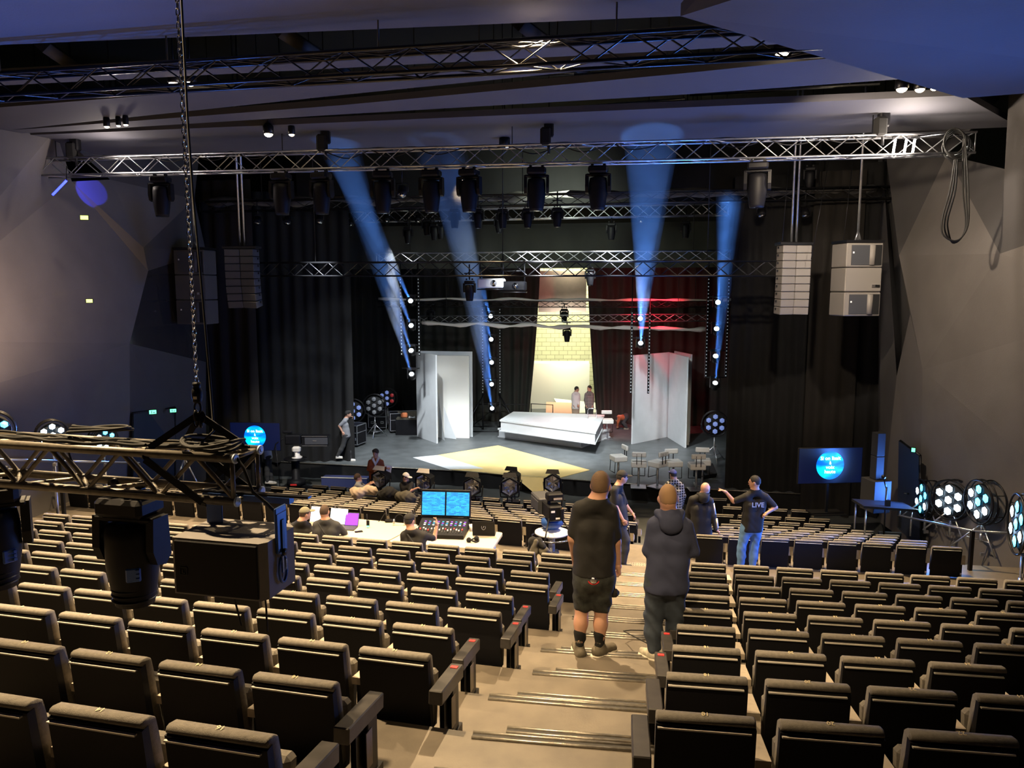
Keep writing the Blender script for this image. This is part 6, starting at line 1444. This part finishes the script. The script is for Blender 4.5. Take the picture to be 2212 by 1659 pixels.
b=mb('black_metal'); b.path([X0+Vector((-.25,-.2,.1)),X0+Vector((-.45,-.3,-.05)),X0+Vector((-.5,-.3,-.25)),X0+Vector((-.42,-.32,-.4))],.02,6); b.tube(X0+Vector((-.45,-.3,-.1)),(-.42,-.3,.05),.012); b.build('handle_arm',None,t)
# ================================================================ control tables
mat('table_top',(.52,.47,.37),.55); mat('screen_white',(.9,.95,1),.4,emit=(.75,.88,1),es=1.1); mat('screen_purple',(.2,.05,.8),.4,emit=(.16,.02,.75),es=1.0)
mat('screen_desk',(.02,.2,.5),.3,emit=(.02,.25,.6),es=1.3)
nt=M['screen_desk'].node_tree; tc=nt.nodes.new('ShaderNodeTexCoord'); vo=nt.nodes.new('ShaderNodeTexBrick'); vo.inputs['Scale'].default_value=14; vo.inputs['Color1'].default_value=(.01,.12,.42,1); vo.inputs['Color2'].default_value=(.03,.45,.75,1); vo.inputs['Mortar'].default_value=(.0,.03,.12,1); vo.inputs['Brick Width'].default_value=.9; vo.inputs['Row Height'].default_value=.3
mp=nt.nodes.new('ShaderNodeMapping'); mp.inputs['Rotation'].default_value=(R(90),0,0); nt.links.new(tc.outputs['Object'],mp.inputs[0]); nt.links.new(mp.outputs[0],vo.inputs[0]); nt.links.new(vo.outputs[0],nt.nodes['Principled BSDF'].inputs['Emission Color'])
ZT=CZ-5.1+.76
def table(label,px):
    P=[U(x,y,z=ZT) for x,y in px]; c=sum(P,Vector())/4; t=thing('folding_table',label,'table',(c.x,c.y,CZ-5.1)); o=t.location
    Q=[]
    for i in range(4):
        a,b_,c_=P[i-1],P[i],P[(i+1)%4]; r=.07
        Q+=[b_+(a-b_).normalized()*r,b_+((a-b_).normalized()+(c_-b_).normalized())*r*.3,b_+(c_-b_).normalized()*r]
    b=mb('table_top'); b.slab([q-o for q in Q],(0,0,-.045)); b.build('tabletop',None,t)
    for p in P:
        q=p.lerp(c,.16)-o; b=mb('alu'); b.tube((q.x,q.y,.0),(q.x,q.y,.70),.014); b.build('leg',None,t)
    return t,P
table('cream folding table with the laptops at the left',[(655,1150),(838,1168),(905,1133),(742,1118)])
table('cream folding table carrying the mixing console',[(838,1170),(1062,1188),(1087,1150),(905,1134)])
RZT=R(-14)
def laptop(label,x,y,w,h,mn,rz,openang=18,back=False):
    p=U(x,y,z=ZT); t=thing('laptop',label,'laptop',p,rz); b=mb('speaker_grille'); b.box((0,0 if not back else .12,.012),(w,.24,.018),bev=.004); b.build('keyboard_base',None,t)
    b=mb('speaker_grille' if not back else 'black_plastic'); a=R(openang); y0=.12 if not back else 0; sg=1
    b.box((0,y0+math.sin(a)*h/2*(1 if not back else -1),.02+math.cos(a)*h/2),(w,.012,h),rot=(-a if not back else a,0,0),bev=.004); l=b.build('lid',None,t)
    if not back:
        b=mb(mn); b.box((0,y0-.009+math.sin(a)*h/2,.02+math.cos(a)*h/2),(w-.02,.004,h-.02),rot=(-a,0,0)); b.build('display',None,l)
    else:
        b=mb('alu'); b.path([Vector((.035*math.cos(q),-.012-math.sin(a)*h*.5,.02+math.cos(a)*h*.58+.045*math.sin(q))) for q in [2*PI*k/16 for k in range(16)]],.004,5,True); b.tube((-.01,-.012-math.sin(a)*h*.5,.02+math.cos(a)*h*.52),(.01,-.014-math.sin(a)*h*.5,.02+math.cos(a)*h*.66),.005,n=5); b.build('round_logo',None,l)
laptop('laptop with white screen left of the broad man',681,1135,.36,.30,'screen_white',RZT)
laptop('laptop with white screen right of the broad man head',724,1139,.36,.30,'screen_white',RZT)
laptop('laptop showing a bright violet screen on the left table',754,1142,.26,.24,'screen_purple',RZT+R(6),25)
laptop('black laptop seen from behind with round pale emblem on its lid',1045,1158,.40,.27,None,RZT+R(10),12,True)
# mixing console
p=U(960,1152,z=ZT); t=thing('mixing_console','black digital mixing console with two bright blue touchscreens','mixing console',p,RZT+R(8))
b=mb('black_plastic'); b.prism([(-.32,.0),(.32,.0),(.32,.20),(.20,.20),(-.32,.07)],0,-.46,.40); b.build('desk_body',None,t)
b=mb('black_plastic'); b.box((-.03,.33,.46),(.92,.05,.50),rot=(R(-10),0,0),bev=.01); s_=b.build('screen_housing',None,t)
for sx in(-1,1):
    b=mb('screen_desk'); b.box((-.03+sx*.225,.30,.46),(.42,.012,.42),rot=(R(-10),0,0)); b.build('touchscreen',None,s_)
b=mb('speaker_grille')
for i in range(16): b.box((-.40+i*.05,-.17,.115),(.008,.16,.01),rot=(R(14),0,0)); b.use('paper' if i%3 else 'red'); b.box((-.40+i*.05,-.17+.05*math.sin(i*1.7),.125),(.022,.032,.02),rot=(R(14),0,0)); b.use('speaker_grille')
b.build('fader_bank',None,t)
b=mb('screen_white')
for i in range(10):
    for j in range(3): b.box((-.36+i*.08,.0+j*.055,.152+j*.0135),(.035,.02,.006),rot=(R(14),0,0)); b.use(['screen_white','screen_purple','screen_desk'][(i+j)%3])
b.build('button_rows',None,t)
def small(name,label,cat,x,y,fn,z=ZT,rz=0):
    p=U(x,y,z=z); t=thing(name,label,cat,p,rz); fn(t); return t
def f_radio(t):
    b=mb('black_plastic'); b.box((0,0,.075),(.055,.035,.13),bev=.008); b.build('body',None,t); b=mb('rubber'); b.tube((-.015,0,.13),(-.015,0,.26),.008); b.build('antenna',None,t); b=mb('exit_green'); b.box((0,-.02,.03),(.05,.004,.03)); b.build('label_sticker',None,t)
small('walkie_talkie','black walkie-talkie standing upright on the left table','radio',795,1140,f_radio)
def f_adapter(t):
    b=mb('black_plastic'); b.box((0,0,.03),(.14,.08,.05),bev=.01); b.build('brick',None,t); b=mb('rubber'); b.path([(.03,0,.05),(.0,.0,.14),(-.08,.02,.16),(-.16,.02,.03),(-.2,.0,.01)],.006,5); b.build('cord',None,t)
small('power_adapter','black power adapter with curled cord between the two tables','adapter',840,1128,f_adapter)
def f_phones(t):
    b=mb('black_plastic'); b.path([(.085*math.cos(a),0,.10+.10*math.sin(a)) for a in [PI*k/12 for k in range(13)]],.010,6); b.build('headband',None,t)
    for s_ in(-1,1): b=mb('alu'); b.lathe((s_*.085,0,.07),[(.045,0),(.045,.03)],(s_,0,0),n=14); b.build('ear_cup',None,t)
small('headphones','silver and black headphones standing beside the console man','headphones',863,1134,f_phones)
small('headphones','black headset lying on the right end of the console table','headphones',1023,1170,lambda t:[mb('black_plastic').path([(.09*math.cos(a),.07*math.sin(a),.03+.02*math.sin(2*a)) for a in [2*PI*k/18 for k in range(18)]],.014,5,True).build('headband',None,t),mb('black_cloth').ball((-.08,-.03,.04),.045).ball((.05,.05,.04),.045).build('ear_cup',None,t)])
small('phone','dark phone lying flat on the left table','phone',775,1149,lambda t:[mb('black_plastic').box((0,0,.006),(.14,.08,.012),bev=.003).build('body',None,t)],rz=.4)
small('paper_cup','white paper cups beside the dark laptop','cup',1018,1147,lambda t:[mb('paper').lathe((0,0,0),[(.03,0),(.042,.12)],n=14).build('cup',None,t),mb('paper').lathe((.07,.03,0),[(.03,0),(.042,.10)],n=14).build('cup',None,t)])
# coats on seats
def cloth_lump(label,name,cat,pts,r,mn,vx=.02,fold=.01):
    P=[Vector(p) for p in pts]; c=sum(P,Vector())/len(P); pr=[]
    for i in range(len(P)-1): pr.append(('c',tuple(P[i]-c),tuple(P[i+1]-c),r*(.9+.3*math.sin(i*2.1)),r*(.9+.3*math.cos(i*1.7)),{'k':r*.8}))
    lo,hi=bbox(pr,.05); base=union(pr,r*.7)
    me=nets(lambda q:base(q)+fold*np.sin(q[:,0]*45+3*np.sin(q[:,2]*22))*.8,lo,hi,vx,mn,name); o=mobj(name,me,None,c); return tag(o,label,cat)
Yk=U(1180,1190,D=10.9).y
cloth_lump('dark olive coat hanging over a seat back in front of the studio camera','coat','coat',[U(1150,1182,Y=Yk),U(1153,1172,Y=Yk),U(1164,1170,Y=Yk),U(1172,1180,Y=Yk-.05),U(1160,1185,Y=Yk),U(1152,1186,Y=Yk)],.06,'black_cloth')
cloth_lump('long brown-grey garment draped over the seat back beside the black coat','coat','coat',[U(1157,1171,Y=Yk-.06),U(1152,1195,Y=Yk-.10),U(1155,1218,Y=Yk-.12),U(1160,1224,Y=Yk-.12)],.045,'olive')
cloth_lump('olive bag lying across a seat back left of the man in shorts','bag','bag',[U(1168,1178,Y=Yk-.02),U(1174,1192,Y=Yk-.06),U(1185,1197,Y=Yk),U(1178,1200,Y=Yk-.05)],.055,'olive')
Yf=U(790,1066,D=20.4).y
cloth_lump('beige jacket lying over the front row seats beside the reaching man','jacket','jacket',[U(764,1060,Y=Yf),U(772,1066,Y=Yf-.1),U(785,1062,Y=Yf),U(795,1057,Y=Yf+.05),U(806,1060,Y=Yf)],.12,'trouser_beige',.025)
cloth_lump('dark padded jacket lying over the front row seats','jacket','jacket',[U(824,1070,Y=Yf),U(840,1066,Y=Yf-.1),U(858,1072,Y=Yf),U(872,1074,Y=Yf)],.14,'black_cloth',.025)
cloth_lump('olive trousers or bag draped across the front row beside the capped man','jacket','jacket',[U(862,1072,Y=Yf-.2),U(878,1074,Y=Yf-.25),U(890,1076,Y=Yf-.25)],.13,'olive',.025)
# hand truck, frames, misc on stage
p=U(1279,915,D=30.5); t=thing('hand_truck','pale metal hand truck standing behind the platform by the two men','hand truck',(p.x,p.y,ZS)); b=mb('alu')
for s_ in(-1,1): b.tube((s_*.17,0,.08),(s_*.17,.05,1.15),.018)
b.path([(-.17,.05,1.15),(-.12,.05,1.22),(.12,.05,1.22),(.17,.05,1.15)],.018,6); b.build('frame',None,t); b=mb('shell_edge'); b.box((0,-.02,.55),(.3,.02,.7)); b.box((0,-.15,.03),(.4,.3,.02)); b.build('plate',None,t)
b=mb('rubber'); b.lathe((-.2,.08,.1),[(.1,0),(.1,.05)],(1,0,0),n=12); b.lathe((.15,.08,.1),[(.1,0),(.1,.05)],(1,0,0),n=12); b.build('wheels',None,t)
p=U(1170,905,D=33); t=thing('barrier','thin black barrier frame at the rear of the stage','barrier',(p.x,p.y,ZS)); b=mb('black_metal')
b.path([(-.45,0,.0),(-.45,0,1.05),(.48,0,1.0),(.48,0,0)],.025,6); b.tube((-.45,0,.55),(.48,0,.52),.015); b.build('frame',None,t)
p=U(874,928,D=30.8); t=thing('trestle','black steel trestle frame beside the left white book','frame',(U(1018+60,905,D=33.5).x,U(1078,905,D=33.5).y,ZS)); b=mb('black_metal')
b.path([(-1.1,0,0),(-1.0,0,.95),(1.2,0,.95),(1.25,0,.0)],.025,6); b.tube((-1.1,0,.05),(.0,0,.95),.02); b.tube((1.2,0,.05),(.1,0,.95),.02); b.build('frame',None,t)
# right-hand small equipment by the column speaker and floor coil at left
t=thing('equipment_table','low black table with small gear behind the right front seats','table',U(1905,1150,z=CZ-5.35)); b=mb('black_plastic'); b.box((0,0,.62),(1.15,.6,.05),rot=(0,R(4),0)); b.build('top',None,t)
for sx in(-.5,.5):
    for sy in(-.25,.25): b=mb('alu'); b.tube((sx,sy,0),(sx,sy,.6),.018); b.build('leg',None,t)
t=thing('microphone_stand','black microphone stand with clamps beside the right column speaker','stand',U(1912,1105,D=16.9)); b=mb('black_metal'); b.tube((0,0,-.6),(0,0,.55),.02); b.tube((0,0,.5),(-.08,0,.75),.015); b.ball((-.08,0,.78),.05,8,6); b.box((.03,-.03,.2),(.1,.06,.14)); b.build('pole',None,t); b=mb('black_metal'); 
for k in range(3): b.tube((0,0,-.55),(.3*math.cos(k*2.1),.3*math.sin(k*2.1),-.72),.014)
b.build('base',None,t)
b=mb('rubber'); q=U(34,1096,z=CZ-5.09)
for j in range(5): b.path([q+Vector((.30*math.cos(a)*(1+.12*j),.24*math.sin(a)*(1+.1*j)+.05*j,.012+.006*j)) for a in [2*PI*k/24 for k in range(24)]],.010,5,True)
tag(b.build('cable_coil'),'coil of grey cable lying on the cross aisle floor at far left','cable')
b=mb('rubber'); b.path([U(1412,1398,z=p2.z+.01),U(1395,1388,z=p2.z+.01),U(1352,1366,z=p2.z-.10),U(1347,1363,z=p2.z-.1),U(1362,1361,z=p2.z-.12),U(1400,1362,z=p2.z-.12)],.006,5)
tag(b.build('cable'),'thin black cable lying on the aisle steps beside the cream trainer','cable')
b=mb('tactile') if 'tactile' in M else None
if b is None: mat('tactile',(.22,.19,.15),.6); b=mb('tactile')
A=[U(x,y,z=CZ-5.092) for x,y in ((1352,1236),(1402,1240),(1402,1217),(1356,1214))]; b.slab(A,(0,0,-.006))
for i in range(9):
    for j in range(6):
        q=A[0].lerp(A[1],(i+.5)/9).lerp(A[3].lerp(A[2],(i+.5)/9),(j+.5)/6); b.box((q.x,q.y,q.z+.004),(.02,.02,.008))
tag(b.build('tactile_mat'),'small studded warning mat on the aisle landing','mat')
# reveal of doors lamp colours: low stands behind left truss (camera gear)
p=U(400,1030,D=21.5); t=thing('camera_tripod','grey tripod and gear partly seen through the near truss','tripod',p); b=mb('alu')
for k in range(3): a=k*2.1; b.tube((0,0,.55),(.5*math.cos(a),.4*math.sin(a),-.55),.025)
b.tube((0,0,.3),(0,0,.8),.04); b.build('legs',None,t); b=mb('black_plastic'); b.box((0,0,.85),(.3,.4,.22),bev=.03); b.build('camera_head',None,t)
